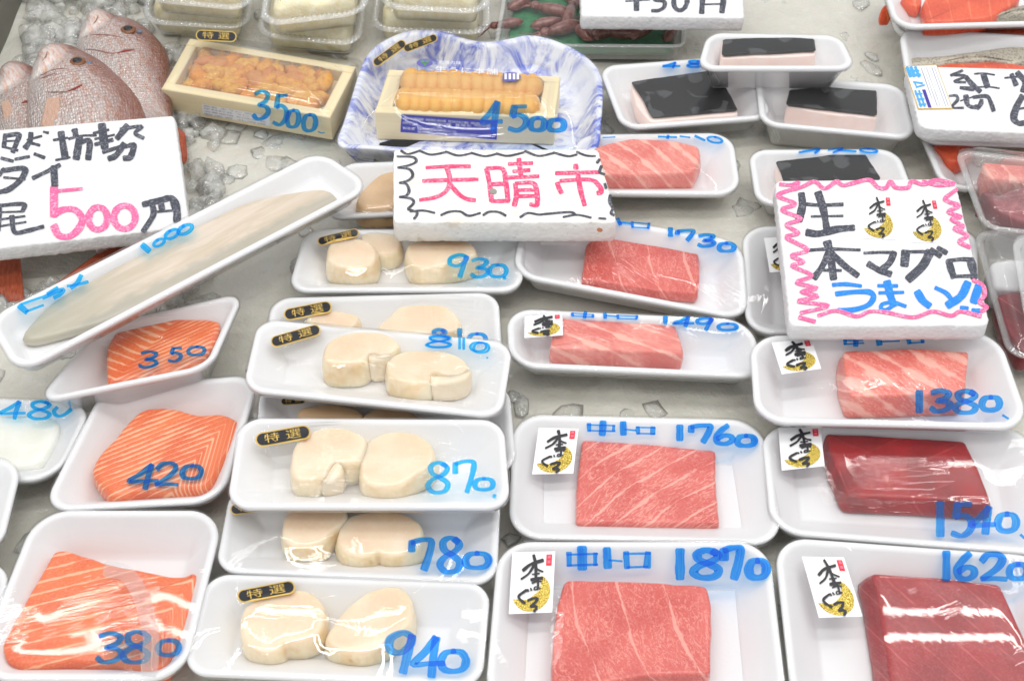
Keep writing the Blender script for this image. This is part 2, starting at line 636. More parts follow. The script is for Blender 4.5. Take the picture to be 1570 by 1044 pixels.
# ice
b = NB('wet_ice')
v = b.coord('Object')
n1 = b.noise(v, 16, 4, .6)
n2 = b.noise(v, 85, 4, .65)
c = b.mix(b.rng(n1, .35, .68), srgb(198, 195, 184), srgb(207, 204, 194))
c = b.mix(b.math('MULTIPLY', b.rng(n2, .52, .75), .3), c, srgb(220, 220, 213))
n3 = b.voro(v, 75, 'SMOOTH_F1')
h = b.math('ADD', b.math('MULTIPLY', n2, .7), b.math('ADD', b.math('MULTIPLY', b.noise(v, 300, 3), .4), b.math('MULTIPLY', n3, .9)))
b.pri(Base_Color=c, Roughness=.16, Specular_IOR_Level=.6, Coat_Weight=.5, Coat_Roughness=.05, Normal=b.bump(h, .55, .0035), Subsurface_Weight=.2, Subsurface_Scale=.01)
b = NB('ice_lump')
v = b.coord('Object')
n1 = b.noise(v, 70, 3, .6)
nor = b.bump(b.noise(v, 190, 3), .55, .003)
tr = b.n('ShaderNodeBsdfTranslucent')
tr.inputs[0].default_value = (.74, .75, .72, 1)
df = b.n('ShaderNodeBsdfDiffuse')
b.set(df, Color=srgb(232, 232, 227), Normal=nor)
cl = b.n('ShaderNodeBsdfTransparent')
lw = b.n('ShaderNodeLayerWeight')
lw.inputs[0].default_value = .5
gl = b.n('ShaderNodeBsdfGlossy')
gl.inputs['Roughness'].default_value = .07
b.link(nor, gl.inputs['Normal'])
s0 = b.addmix(.15, df.outputs[0], tr.outputs[0])
s1 = b.addmix(b.rng(n1, .35, .7, .14, .62), cl.outputs[0], s0)
fr = b.math('MULTIPLY_ADD', b.math('POWER', lw.outputs['Facing'], 3.0), .40, .07)
b.link(b.addmix(fr, s1, gl.outputs[0]), b.out.inputs[0])

b = NB('steel')
v = b.coord('Object')
b.pri(Base_Color=b.mix(b.noise(v, 30, 4), srgb(96, 94, 86), srgb(126, 124, 114)), Metallic=.3, Roughness=.5)

# sea bream
b = NB('bream_skin')
v = b.coord('UV')
su = sep(b, v)
wob = b.math('MULTIPLY_ADD', b.noise(v, 9, 3), .22, b.math('SUBTRACT', su[1], .11))
back = b.rng(wob, .60, .93)
belly = b.rng(wob, .18, .55, 1, 0)
sv = b.coord('UV', (1.0, .60, 1), .35)
scale_d = b.voro(sv, 78, 'F1', 0, .55)
sc_m = b.rng(scale_d, .15, .60)
headm = b.rng(su[0], .24, .34)
c = b.mix(b.rng(b.noise(v, 16, 3, .6), .42, .66), srgb(232, 222, 218), srgb(222, 182, 166))
c = b.mix(b.math('MULTIPLY', belly, .85), c, srgb(224, 218, 214))
streak = b.noise(b.coord('UV', (16, 75, 1), .25), 1.0, 4, .65, .5)
c = b.mix(b.math('MULTIPLY', b.rng(streak, .52, .70), .35), c, srgb(204, 140, 112))
c = b.mix(b.math('MULTIPLY', b.rng(streak, .30, .44, 1, 0), .35), c, srgb(164, 150, 148))
ck = b.rng(b.noise(v, 12, 3, .6), .52, .66)
c = b.mix(b.math('MULTIPLY', b.math('MULTIPLY', ck, b.math('SUBTRACT', 1.0, headm)), .7), c, srgb(216, 136, 76))
c = b.mix(b.math('MULTIPLY', back, .9), c, srgb(140, 72, 50))
c = b.mix(b.math('MULTIPLY', sc_m, b.math('MULTIPLY', headm, .38)), c, srgb(120, 74, 62))
glint = b.math('MULTIPLY', b.rng(b.noise(b.coord('UV', (60, 110, 1), .3), 1.0, 3, .7), .54, .66), b.math('SUBTRACT', 1.0, b.math('MULTIPLY', back, .7)))
c = b.mix(b.math('MULTIPLY', glint, .7), c, srgb(242, 232, 226))
hb = b.math('ADD', b.math('MULTIPLY', b.math('MULTIPLY', scale_d, headm), 1.0), b.math('MULTIPLY', streak, .5))
b.pri(Base_Color=c, Roughness=.2, Metallic=.42, Specular_IOR_Level=.6, Normal=b.bump(hb, .7, .0026), Coat_Weight=.5, Coat_Roughness=.12)
b = NB('bream_fin')
v = b.coord('UV', (160, 8, 1))
g_ = b.noise(v, 1.0, 2)
b.pri(Base_Color=b.mix(b.rng(g_, .35, .65), srgb(124, 46, 28), srgb(186, 90, 52)), Roughness=.4, Normal=b.bump(g_, .5, .001))
b = NB('bream_pale_fin')
v = b.coord('UV', (120, 6, 1))
g_ = b.noise(v, 1.0, 2)
b.pri(Base_Color=b.mix(b.rng(g_, .35, .65), srgb(176, 128, 100), srgb(212, 184, 168)), Roughness=.4, Normal=b.bump(g_, .5, .001))
b = NB('bream_lip')
v = b.coord('Object')
b.pri(Base_Color=b.mix(b.noise(v, 90, 3), srgb(176, 104, 84), srgb(206, 150, 138)), Roughness=.3, Coat_Weight=.4)
flat('bream_crease', srgb(134, 92, 82), .4)
flat('gill_red', srgb(140, 40, 30), .4)
flat('eye_black', (.008, .010, .014), .05)
flat('eye_ring', srgb(120, 74, 40), .25)
flat('scale_blue', srgb(92, 112, 140), .3)


# ------------------------------------------------------------------ shape helpers
def catmull(pts, closed=True, step=8):
    P = np.asarray(pts, float)
    n = len(P)
    if n < 3 and not closed:
        t = np.linspace(0, 1, step)[:, None]
        return P[0] * (1 - t) + P[-1] * t
    out = []
    rngk = range(n) if closed else range(n - 1)
    for i in rngk:
        p1, p2 = P[i], P[(i + 1) % n]
        p0 = P[(i - 1) % n] if closed or i > 0 else 2 * p1 - p2
        p3 = P[(i + 2) % n] if closed or i + 2 < n else 2 * p2 - p1
        for k in range(step):
            t = k / step
            out.append(.5 * ((2 * p1) + (p2 - p0) * t + (2 * p0 - 5 * p1 + 4 * p2 - p3) * t * t + (3 * p1 - p0 - 3 * p2 + p3) * t ** 3))
    if not closed:
        out.append(P[-1])
    return np.array(out)


def rounded(pts, r):
    P = np.asarray(pts, float)
    n = len(P)
    out = []
    for i in range(n):
        a, p, c = P[i - 1], P[i], P[(i + 1) % n]
        la, lc = np.linalg.norm(a - p), np.linalg.norm(c - p)
        d1, d2 = min(r, la * .45), min(r, lc * .45)
        s, e = p + (a - p) / max(la, 1e-9) * d1, p + (c - p) / max(lc, 1e-9) * d2
        for t in np.linspace(0, 1, 7):
            out.append((1 - t) ** 2 * s + 2 * t * (1 - t) * p + t * t * e)
    return np.array(out)


def resample(P, N):
    P = np.asarray(P, float)
    Q = np.vstack([P, P[:1]])
    d = np.r_[0, np.cumsum(np.linalg.norm(np.diff(Q, axis=0), axis=1))]
    t = np.linspace(0, d[-1], N, endpoint=False)
    return np.stack([np.interp(t, d, Q[:, i]) for i in range(Q.shape[1])], -1)


def ccw(P):
    a = np.sum(P[:, 0] * np.roll(P[:, 1], -1) - np.roll(P[:, 0], -1) * P[:, 1])
    return P if a > 0 else P[::-1]


def normals2(P):
    t = np.roll(P, -1, 0) - np.roll(P, 1, 0)
    nn = np.stack([t[:, 1], -t[:, 0]], -1)
    return nn / np.maximum(np.linalg.norm(nn, axis=1, keepdims=True), 1e-9)


def inside(P, X, Y):
    r = np.zeros(X.shape, bool)
    n = len(P)
    for i in range(n):
        (x1, y1), (x2, y2) = P[i], P[(i + 1) % n]
        if y1 == y2:
            continue
        c = ((y1 > Y) != (y2 > Y)) & (X < (x2 - x1) * (Y - y1) / (y2 - y1) + x1)
        r ^= c
    return r


def wavy(x, y, seed, k=1.0, n=5):
    g = np.random.default_rng(seed)
    o = 0 * x
    for _ in range(n):
        a, f, p = g.uniform(0, 6.28), g.uniform(.5, 1.6) * k, g.uniform(0, 6.28)
        o = o + np.sin((x * math.cos(a) + y * math.sin(a)) * f + p)
    return o / n


def rrect(W, L, r, d, n=12):
    """rounded rectangle W x L inset by d, counter-clockwise, 4(n+1) points"""
    r = max(r - d, .002)
    out = []
    for (cx, cy_, a0) in ((W - d - r, L - d - r, 0), (d + r, L - d - r, 90), (d + r, d + r, 180), (W - d - r, d + r, 270)):
        for k in range(n + 1):
            a = math.radians(a0 + 90 * k / n)
            out.append((cx + r * math.cos(a), cy_ + r * math.sin(a)))
    return np.array(out)


def rr_even(W, L, r, d, N):
    return resample(rrect(W, L, r, d), N)


# ------------------------------------------------------------------ packs
def tray(fr, parent, depth=.026, r=.022, slope=.011, mat='tray_foam', lip=.0042, name='tray'):
    secs = [(slope + .005, -depth), (slope, -depth + .002), (lip + .0008, -.0045), (.0004, -.0042), (0, -.0022), (.0006, -.0004),
            (.0022, 0), (lip, -.0003), (lip + .0016, -.0018), (slope + .0035, -depth + .008), (slope + .0065, -depth + .0042), (slope + .010, -depth + .0036)]
    V = []
    for d, wz in secs:
        p = rrect(fr.W, fr.L, r, d)
        V.append(fr.xy(p[:, 0], p[:, 1], wz))
    m = len(V[0])
    V = np.vstack(V)
    F = [tuple(reversed(f)) for f in strip_faces(len(secs), m)]
    F = strip_faces(len(secs), m)
    F.append(tuple(range((len(secs) - 1) * m, len(secs) * m)))
    F.append(tuple(reversed(range(m))))
    o = mesh(name, V, F, mat, parent)
    fr.floor = -depth + .0038
    fr.depth = depth
    fr.r, fr.slope = r, slope
    return o


def film_surface(fr, obstacles, base=.0008, und=.0007, seed=1, nu=90, nv=60, sag=0.0):
    X, Y = np.meshgrid(np.linspace(0, fr.W, nu), np.linspace(0, fr.L, nv))
    ob = np.full(X.shape, -1.0)
    for P, h in obstacles:
        k = inside(P, X, Y)
        ob = np.where(k, np.maximum(ob, h), ob)
    H = np.where(ob > base, ob, base)
    ax, ay = (nu / fr.W) ** 2, (nv / fr.L) ** 2
    for _ in range(500):
        A = H.copy()
        A[1:-1, 1:-1] = (ax * (H[1:-1, 2:] + H[1:-1, :-2]) + ay * (H[2:, 1:-1] + H[:-2, 1:-1])) / (2 * (ax + ay))
        H = np.maximum(A, ob)
        H[0], H[-1], H[:, 0], H[:, -1] = base, base, base, base
    e = np.minimum(np.minimum(X, fr.W - X), np.minimum(Y, fr.L - Y)) / .03
    e = np.clip(e, 0, 1)
    H = H + e * (und * 1.3 * wavy(X * 20, Y * 72, seed) + und * .05 * wavy(X * 60, Y * 240, seed + 50)) * (ob < H - .0008)
    H = H - sag * e * (ob < base)
    H = np.maximum(H, ob)
    for _ in range(2):
        Q = np.pad(H, 1, 'edge')
        Q = (Q[:, :-2] + 2 * Q[:, 1:-1] + Q[:, 2:]) / 4
        H = (Q[:-2] + 2 * Q[1:-1] + Q[2:]) / 4
    fr.film = H


def film(fr, parent, mat='cling_film', skirt=True, N=132, rings=34, seed=0, name='cling_film'):
    B = rr_even(fr.W, fr.L, fr.r, .0004, N)
    c = np.array([fr.W / 2, fr.L / 2])
    V, UV = [], []
    if skirt:
        s, d = fr.slope, fr.depth
        for ins, wz in ((s + .010, -d - .0010), (s - .0006, -d + .001), (.0036, -.0058), (-.0009, -.0042), (-.0011, -.0018), (-.0006, .0002)):
            p = rr_even(fr.W, fr.L, fr.r, ins, N)
            V.append(fr.xy(p[:, 0], p[:, 1], wz))
            UV.append(p)
    for k in range(rings):
        p = c + (B - c) * (1 - (k / rings))
        V.append(fr.xy(p[:, 0], p[:, 1], fr.h(p[:, 0] / fr.W, p[:, 1] / fr.L)))
        UV.append(p)
    n = len(V)
    V = np.vstack(V + [fr.uv(np.array([.5]), np.array([.5]), fr.h(np.array([.5]), np.array([.5])))])
    ang = RNG.uniform(0, 3.14)
    if mat == 'creased_film':
        ang = RNG.uniform(-.25, .1)
    UV = np.vstack(UV + [c[None]]) + RNG.uniform(0, 5, 2)
    UV = UV @ np.array([[math.cos(ang), -math.sin(ang)], [math.sin(ang), math.cos(ang)]])
    F = strip_faces(n, N)
    F += [((n - 1) * N + i, (n - 1) * N + (i + 1) % N, n * N) for i in range(N)]
    return mesh(name, V, F, mat, parent, uv=UV)


def block(fr, parent, name, px, top, bot, mat, smooth=False, corner=.004, edge=.0025, flare=.0, pat=None, bulge=.0012,
          N=128, rings=20, fill='fan', jit=.0004, rough_h=.0004, seed=None, label=None, local=None, steps=4, centre=None):
    """a cut piece: outline of its top face traced in the photograph, with real height"""
    if not smooth:
        bulge = min(bulge, .0002)
    seed = seed if seed is not None else int(RNG.integers(1e6))
    P = fr.loc(px, top) if local is None else np.asarray(local, float)
    P = ccw(P)
    P = catmull(P, True, 8) if smooth else rounded(P, corner)
    P = resample(P, N)
    nr = normals2(P)
    a = np.arange(N) / N * 2 * math.pi
    g = np.random.default_rng(seed)
    jn = sum(np.sin(a * k + g.uniform(0, 6.28)) / k ** .5 for k in (5, 9, 14, 23)) / 2
    P = P + nr * (jit * jn)[:, None]
    secs = [(flare - .0035, bot - .001), (flare - .0012, bot), (flare, bot + .0022)]
    for k in range(1, steps):
        t = k / steps
        secs.append((flare * (1 - t) + .0006 * math.sin(3.1 * t), (bot + .0022) * (1 - t) + (top - (edge if fill == 'fan' else edge * 1.7)) * t))
    ev = edge if fill == 'fan' else edge * 1.7
    for k in range(6):
        q_ = math.pi / 2 * k / 5
        secs.append((-edge * (1 - math.cos(q_)), top - ev * (1 - math.sin(q_))))
    V, UV = [], []
    pm = P.mean(0)
    pat0 = pat or (lambda x, y, wz: (x + .3 * wz, y + wz))
    pat = lambda x, y, wz: pat0(x - pm[0], y - pm[1], wz)
    for i, (d, wz) in enumerate(secs):
        q = P + nr * d
        sidej = .0005 * wavy(q[:, 0] * 300 + wz * 500, q[:, 1] * 300, seed + 3) if 2 < i < len(secs) - 3 else 0 * q[:, 0]
        q = q + nr * sidej[:, None]
        h = wz + rough_h * wavy(q[:, 0] * 120, q[:, 1] * 120, seed) * (i > len(secs) - 5)
        V.append(fr.xy(q[:, 0], q[:, 1], h))
        UV.append(np.stack(pat(q[:, 0], q[:, 1], 0 * q[:, 0] + wz), -1))
    m = len(secs)
    E = P - nr * edge
    F = []
    if fill == 'fan':
        c = E.mean(0) if centre is None else P.mean(0) + centre
        for k in range(1, rings):
            t = 1 - k / rings
            q = c + (E - c) * t
            h = top + bulge * (1 - t * t) + rough_h * wavy(q[:, 0] * 120, q[:, 1] * 120, seed)
            V.append(fr.xy(q[:, 0], q[:, 1], h))
            UV.append(np.stack(pat(q[:, 0], q[:, 1], 0 * q[:, 0] + top), -1))
        m += rings - 1
        hc = top + bulge + rough_h * wavy(c[:1] * 120, c[1:] * 120, seed)
        V.append(fr.xy(c[:1], c[1:], hc))
        UV.append(np.stack(pat(c[:1], c[1:], np.array([top])), -1))
        F = strip_faces(m, N) + [((m - 1) * N + i, (m - 1) * N + (i + 1) % N, m * N) for i in range(N)]
    else:
        F = strip_faces(m, N) + [tuple(range((m - 1) * N, m * N))]
    F.append(tuple(reversed(range(N))))
    o = mesh(name, np.vstack(V), F, mat, parent, uv=np.vstack(UV), label=label)
    fr_ob = (resample(P - nr * edge * .5, 48), top + bulge * .6 + .0009)
    return o, fr_ob


# ------------------------------------------------------------------ pen strokes, printed glyphs, stickers
def ribbon(pts, wd, chisel=.55, smooth=True, step=7, jit=.05, seed=0):
    """centre line in photograph pixels -> left and right edges of a pen stroke"""
    P = np.asarray(pts, float)
    if len(P) > 2 and smooth:
        P = catmull(P, False, step)
    else:
        Q = []
        for i in range(len(P) - 1):
            for t in np.linspace(0, 1, step, endpoint=False):
                Q.append(P[i] * (1 - t) + P[i + 1] * t)
        P = np.array(Q + [P[-1]])
    T = np.gradient(P, axis=0)
    ln = np.maximum(np.linalg.norm(T, axis=1, keepdims=True), 1e-9)
    T = T / ln
    Nn = np.stack([-T[:, 1], T[:, 0]], -1)
    wv = wd * (chisel + (1 - chisel) * np.abs(T[:, 1]) ** 1.3)
    g = np.random.default_rng(seed)
    nj = np.convolve(g.normal(0, 1, len(P) + 4), np.ones(5) / 5, 'valid')[:len(P)]
    wv = wv * (1 + jit * 2 * nj)
    # blunt pen ends
    e = wd * .16
    A, B_ = P[0] - T[0] * e, P[-1] + T[-1] * e
    P = np.vstack([A, P, B_])
    Nn = np.vstack([Nn[:1], Nn, Nn[-1:]])
    wv = np.r_[wv[0] * .72, wv, wv[-1] * .72]
    return P + Nn * wv[:, None] / 2, P - Nn * wv[:, None] / 2


def ellipse(cx, cy_, rx, ry, rot=0, start=-100, sweep=375, n=22):
    out = []
    for k in range(n):
        a = math.radians(start + sweep * k / (n - 1))
        x, y = rx * math.cos(a), ry * math.sin(a)
        r = math.radians(rot)
        out.append((cx + x * math.cos(r) - y * math.sin(r), cy_ + x * math.sin(r) + y * math.cos(r)))
    return out


DIG = {
    '0': [[(.55, .02), (.2, .12), (.03, .5), (.15, .88), (.5, .98), (.85, .85), (.97, .45), (.8, .1), (.45, .03)]],
    '1': [[(.5, 0), (.5, .5), (.5, 1)]],
    '2': [[(.08, .28), (.3, .04), (.7, .03), (.85, .25), (.6, .6), (.08, .97)], [(.08, .97), (.55, .95), (1, .98)]],
    '3': [[(.1, .1), (.5, .0), (.88, .12), (.75, .36), (.38, .5), (.8, .56), (.95, .75), (.7, .95), (.3, 1), (.05, .85)]],
    '4': [[(.75, 0), (.4, .36), (.02, .68), (.5, .67), (1, .66)], [(.75, 0), (.66, .5), (.6, 1)]],
    '5': [[(.3, 0), (.22, .42)], [(.22, .42), (.55, .36), (.9, .52), (.88, .8), (.5, 1), (.05, .92)], [(.3, .03), (.9, .02)]],
    '6': [[(.7, 0), (.3, .3), (.06, .65), (.2, .95), (.6, 1), (.92, .82), (.85, .6), (.5, .55), (.12, .72)]],
    '7': [[(.05, .05), (.04, .38)], [(.05, .08), (.5, .0), (.95, .04), (.9, .4), (.62, 1)]],
    '8': [[(.85, .12), (.5, .0), (.2, .12), (.25, .36), (.6, .52), (.9, .72), (.75, .97), (.3, 1), (.06, .8), (.25, .58), (.7, .4), (.88, .2), (.7, .03)]],
    '9': [[(.9, .1), (.55, .0), (.1, .15), (.08, .42), (.45, .5), (.82, .3), (.9, .08)], [(.9, .08), (.74, .5), (.55, 1)]],
    '.': [[(.3, .4), (.7, .6)]],
}


def digits(z, spec, width, slant=0.0):
    """[(char, x0, y0, x1, y1)] in the coordinates of an enlarged part of the photograph"""
    out = []
    for ch, x0, y0, x1, y1 in spec:
        for s in DIG[ch]:
            out.append(([(x0 + px * (x1 - x0) + slant * (1 - py) * (y1 - y0), y0 + py * (y1 - y0)) for px, py in s], width))
    return [(zp(z, p), wd * z[2]) for p, wd in out]


def lines(z, spec):
    """[(points, width)]"""
    return [(zp(z, p), wd * z[2]) for p, wd in spec]


def writing(fr, parent, name, strokes, mat, film_=True, lift=.0005, chisel=.62, jit=.06, label=None, smooth=True):
    V, F, UV = [], [], []
    k = 0
    for i, (p, wd) in enumerate(strokes):
        A, B_ = ribbon(p, wd, chisel, smooth, seed=int(RNG.integers(1e6)), jit=jit)
        pts = np.stack([A, (A + B_) / 2, B_], 1).reshape(-1, 2)
        u, v = fr.inv(pts, 0, film_)
        wv = (fr.h(u, v) if film_ else 0) + lift + .000012 * i + 0 * u
        n = len(A)
        wv = wv + np.repeat(np.linspace(0, .00009, n), 3)
        V.append(fr.uv(u, v, wv))
        along = np.r_[0, np.cumsum(np.linalg.norm(np.diff(A, axis=0), axis=1))] * .012
        off = RNG.uniform(0, 40)
        UV.append(np.stack([np.repeat(along + off, 3), np.tile([0, 4.5, 9], n) + off], -1))
        for j in range(n - 1):
            for c in (0, 1):
                a = k + j * 3 + c
                F.append((a, a + 1, a + 4, a + 3))
        k += 3 * n
    return mesh(name, np.vstack(V), F, mat, parent, uv=np.vstack(UV), smooth=True, label=label)


def patch(fr, parent, name, polys, mat, film_=True, lift=.0004, grid=None, label=None, thick=0.0):
    """flat pieces (stickers, printed shapes): polygons in photograph pixels laid on the surface; thick gives a card's own edge"""
    V, F = [], []
    k = 0
    for P in polys:
        P = np.asarray(P, float)
        u, v = fr.inv(P, 0, film_)
        base = (fr.h(u, v) if film_ else 0) + 0 * u
        c = P.mean(0)[None]
        uc, vc = fr.inv(c, 0, film_)
        bc = (fr.h(uc, vc) if film_ else 0) + 0 * uc
        rings = 5
        n = len(P)
        for r in range(rings):
            t = 1 - r / rings
            Q = c + (P - c) * t
            u, v = fr.inv(Q, 0, film_)
            V.append(fr.uv(u, v, (fr.h(u, v) if film_ else 0) + lift + 0 * u))
        V.append(fr.uv(uc, vc, bc + lift))
        F += [(k + a, k + b_, k + c_, k + d) for a, b_, c_, d in strip_faces(rings, n)]
        F += [(k + (rings - 1) * n + i, k + (rings - 1) * n + (i + 1) % n, k + rings * n) for i in range(n)]
        k += rings * n + 1
        if thick:
            u, v = fr.inv(P, 0, film_)
            V.append(fr.uv(u, v, (fr.h(u, v) if film_ else 0) + lift - thick + 0 * u))
            F += [(k - rings * n - 1 + i, k - rings * n - 1 + (i + 1) % n, k + (i + 1) % n, k + i) for i in range(n)]
            k += n
    return mesh(name, np.vstack(V), F, mat, parent, smooth=True, label=label)


_GL = {}


def glyphs(text):
    if text not in _GL:
        c = bpy.data.curves.new('lettering', 'FONT')
        c.body = text
        c.resolution_u = 3
        o = bpy.data.objects.new('lettering', c)
        COL.objects.link(o)
        dg = bpy.context.evaluated_depsgraph_get()
        m = bpy.data.meshes.new_from_object(o.evaluated_get(dg))
        V = np.array([v.co[:2] for v in m.vertices])
        F = [tuple(p.vertices) for p in m.polygons]
        bpy.data.objects.remove(o)
        bpy.data.meshes.remove(m)
        V = V - V.min(0)
        _GL[text] = (V / V[:, 0].max(), F, V[:, 1].max() / V[:, 0].max())
    return _GL[text]


def printed(fr, parent, name, text, corners, mat, film_=True, lift=.0007):
    """printed letters stretched over the quad (top-left, top-right, bottom-right, bottom-left) seen in the photograph"""
    V, F, asp = glyphs(text)
    TL, TR, BR, BL = [np.asarray(c, float) for c in corners]
    s, t = V[:, 0:1], V[:, 1:2] / max(asp, 1e-6)
    P = (BL * (1 - s) + BR * s) * (1 - t) + (TL * (1 - s) + TR * s) * t
    u, v = fr.inv(P, 0, film_)
    return mesh(name, fr.uv(u, v, (fr.h(u, v) if film_ else 0) + lift + 0 * u), F, mat, parent, smooth=False)


def pill_sticker(fr, parent, z, cx, cy_, ln, ht, rot, film_=True):
    r = math.radians(-rot)
    R_ = np.array([[math.cos(r), math.sin(r)], [-math.sin(r), math.cos(r)]])

    def pill(l, h):
        out = []
        for k in range(13):
            a = math.radians(-90 + 180 * k / 12)
            out.append((l / 2 - h / 2 + h / 2 * math.cos(a), h / 2 * math.sin(a)))
        for k in range(13):
            a = math.radians(90 + 180 * k / 12)
            out.append((-l / 2 + h / 2 + h / 2 * math.cos(a), h / 2 * math.sin(a)))
        return zp(z, np.array(out) @ R_ + np.array([cx, cy_]))
    o = patch(fr, parent, 'oval_sticker', [pill(ln, ht)], 'gold_print', film_, .0006)
    patch(fr, o, 'sticker_face', [pill(ln * .945, ht * .80)], 'sticker_black', film_, .0009)
    for t, x0 in (('特', -.335), ('選', .055)):
        q = np.array([(x0, -.31), (x0 + .27, -.31), (x0 + .27, .31), (x0, .31)]) * np.array([ln, ht])
        printed(fr, o, 'sticker_lettering', t, zp(z, q @ R_ + np.array([cx, cy_])), 'gold_print', film_, .0012)
    return o


def tuna_emblem(fr, parent, quad, film_=True, paper=True, name='tuna_sticker'):
    """quad: TL, TR, BR, BL in photograph pixels"""
    TL, TR, BR, BL = [np.asarray(q, float) for q in quad]

    def mp(pts):
        p = np.asarray(pts, float)
        x, y = p[:, 0:1], p[:, 1:2]
        return (TL * (1 - x) + TR * x) * (1 - y) + (BL * (1 - x) + BR * x) * y
    sz = np.linalg.norm(TR - TL)
    e = np.linspace(0, 1, 9)[:-1]
    card = np.vstack([np.c_[e, 0 * e], np.c_[0 * e + 1, e], np.c_[1 - e, 0 * e + 1], np.c_[0 * e, 1 - e]])
    o = patch(fr, parent, name, [mp(card)], 'sticker_paper', film_, .0005 if film_ else .00025)
    k = np.linspace(0, 1, 40)
    th = np.radians(-58 + 218 * k)
    outer = np.c_[.49 + .44 * np.cos(th), .66 + .315 * np.sin(th)]
    g = np.random.default_rng(5)
    rag = 1 - .80 * np.sin(math.pi * k) ** .55 + g.normal(0, .018, 40)
    inner = np.c_[.49 + .44 * rag * np.cos(th), .66 + .315 * rag * np.sin(th)][::-1]
    cres = np.vstack([outer, inner[1:-1]])
    # a crescent is not star-shaped: laid as a strip
    n = 40
    A, B_ = mp(outer), mp(inner[::-1])
    pts = np.stack([A, (A + B_) / 2, B_], 1).reshape(-1, 2)
    u, v = fr.inv(pts, 0, film_)
    V = fr.uv(u, v, (fr.h(u, v) if film_ else 0) + .0007 + 0 * u)
    F = [(j * 3 + c, j * 3 + c + 1, j * 3 + c + 4, j * 3 + c + 3) for j in range(n - 1) for c in (0, 1)]
    mesh('gold_crescent', V, F, 'gold_foil', o)
    st = [([(.27, .31), (.45, .21), (.73, .15)], .085), ([(.50, .06), (.56, .22), (.58, .43)], .07), ([(.52, .23), (.41, .36), (.24, .45)], .06),
          ([(.54, .24), (.62, .30), (.74, .34)], .05), ([(.49, .375), (.66, .365)], .045), ([(.47, .465), (.6, .45), (.73, .44)], .095), ([(.50, .52), (.62, .49), (.72, .50)], .05),
          ([(.63, .45), (.64, .56), (.63, .63)], .05), ([(.64, .62), (.56, .63), (.58, .58), (.70, .61)], .035),
          ([(.38, .63), (.22, .71), (.23, .77), (.36, .84)], .065), ([(.40, .615), (.425, .655)], .04), ([(.47, .60), (.495, .64)], .04),
          ([(.42, .80), (.55, .765), (.64, .775), (.58, .85), (.50, .90), (.60, .895), (.63, .93), (.58, .985)], .07)]
    writing(fr, o, 'brush_lettering', [(mp(p), wd * sz) for p, wd in st], 'brush_black', film_, .0013, .75, .10)
    s_ = patch(fr, o, 'red_stamp', [mp([(.80, .055), (.93, .055), (.93, .235), (.80, .235)])], 'stamp_red', film_, .0009)
    for y0 in (.075, .155):
        patch(fr, s_, 'stamp_mark', [mp([(.83, y0), (.90, y0), (.90, y0 + .05), (.83, y0 + .05)])], 'print_pink', film_, .0012)
    return o


def base_of(fr, depth):
    c = fr.uv(np.array([.5]), np.array([.5]), np.array([-depth]))[0]
    return c


TRAYS = []          # outlines, so that no loose ice is put under them


def pack(label, cat, name, corners, z, depth=.022, r=.022, slope=.018, group=None, mat='tray_foam'):
    fr = Frame(corners, z)
    t = thing(name, label, cat, base_of(fr, depth), group)
    tray(fr, t, depth, r, slope, mat)
    fr.t = t
    fr.obs = []
    TRAYS.append(fr)
    return fr


def add(fr, *a, **k):
    o, ob = block(fr, fr.t, *a, **k)
    fr.obs.append(ob)
    return o


def wrap(fr, und=.0007, mat='cling_film', seed=None, sag=0.0):
    film_surface(fr, fr.obs, und=und, seed=seed or int(RNG.integers(1e6)), sag=sag)
    film(fr, fr.t, mat)


def pad(fr, a=(.12, .16, .88, .9)):
    x0, y0, x1, y1 = a
    P = np.array([(x0 * fr.W, y0 * fr.L), (x1 * fr.W, y0 * fr.L), (x1 * fr.W, y1 * fr.L), (x0 * fr.W, y1 * fr.L)])
    block(fr, fr.t, 'absorbent_pad', None, fr.floor + .0007, fr.floor, 'absorbent_pad', local=P, corner=.002, edge=.0004, rings=4, rough_h=.0003, bulge=0, jit=.0002, steps=2)


def chevron(x0, kl, kr, curve=0.0, tilt=0.0):
    """stripe distance for salmon: lines bend at x0"""
    def f(x, y, wz):
        d = x - x0 - tilt * y
        s = y + np.where(d < 0, kl * d, kr * d) + curve * d * d + .5 * wz
        return s, x + .4 * wz
    return f


def slant(ang, wk=.6, curve=0.0):
    c, s = math.cos(math.radians(ang)), math.sin(math.radians(ang))

    def f(x, y, wz):
        q, t = x * c + y * s, -x * s + y * c
        return q + curve * t * t + wk * wz, t + wk * wz
    return f


def board(label, name, corners, z, thick, mat='board_foam', r=.003, group=None):
    fr = Frame(corners, z)
    t = thing(name, label, 'sign', base_of(fr, thick), group)
    N = 168
    P = rr_even(fr.W, fr.L, r, 0, N)
    nr = normals2(P)
    V = []
    g = np.random.default_rng(int(fr.W * 1e6))
    for d, wz in ((-.002, -thick), (0, -thick + .0012), (.0004, -thick * .7), (.0002, -thick * .4), (0, -.0012), (-.0006, -.0003), (-.0014, 0), (-.004, 0)):
        rag = g.normal(0, .00028, N) if -thick <= wz < -.0005 else 0
        q = P + nr * (d + rag)[:, None] if hasattr(rag, '__len__') else P + nr * d
        V.append(fr.xy(q[:, 0], q[:, 1], wz + (g.normal(0, .0004, N) if wz == -thick else 0)))
    F = strip_faces(len(V), N) + [tuple(range((len(V) - 1) * N, len(V) * N)), tuple(reversed(range(N)))]
    o = mesh('board', np.vstack(V), F, mat, t)
    for p in o.data.polygons:
        if len(p.vertices) > 4:
            p.use_smooth = False
    fr.t = t
    TRAYS.append(fr)
    return fr


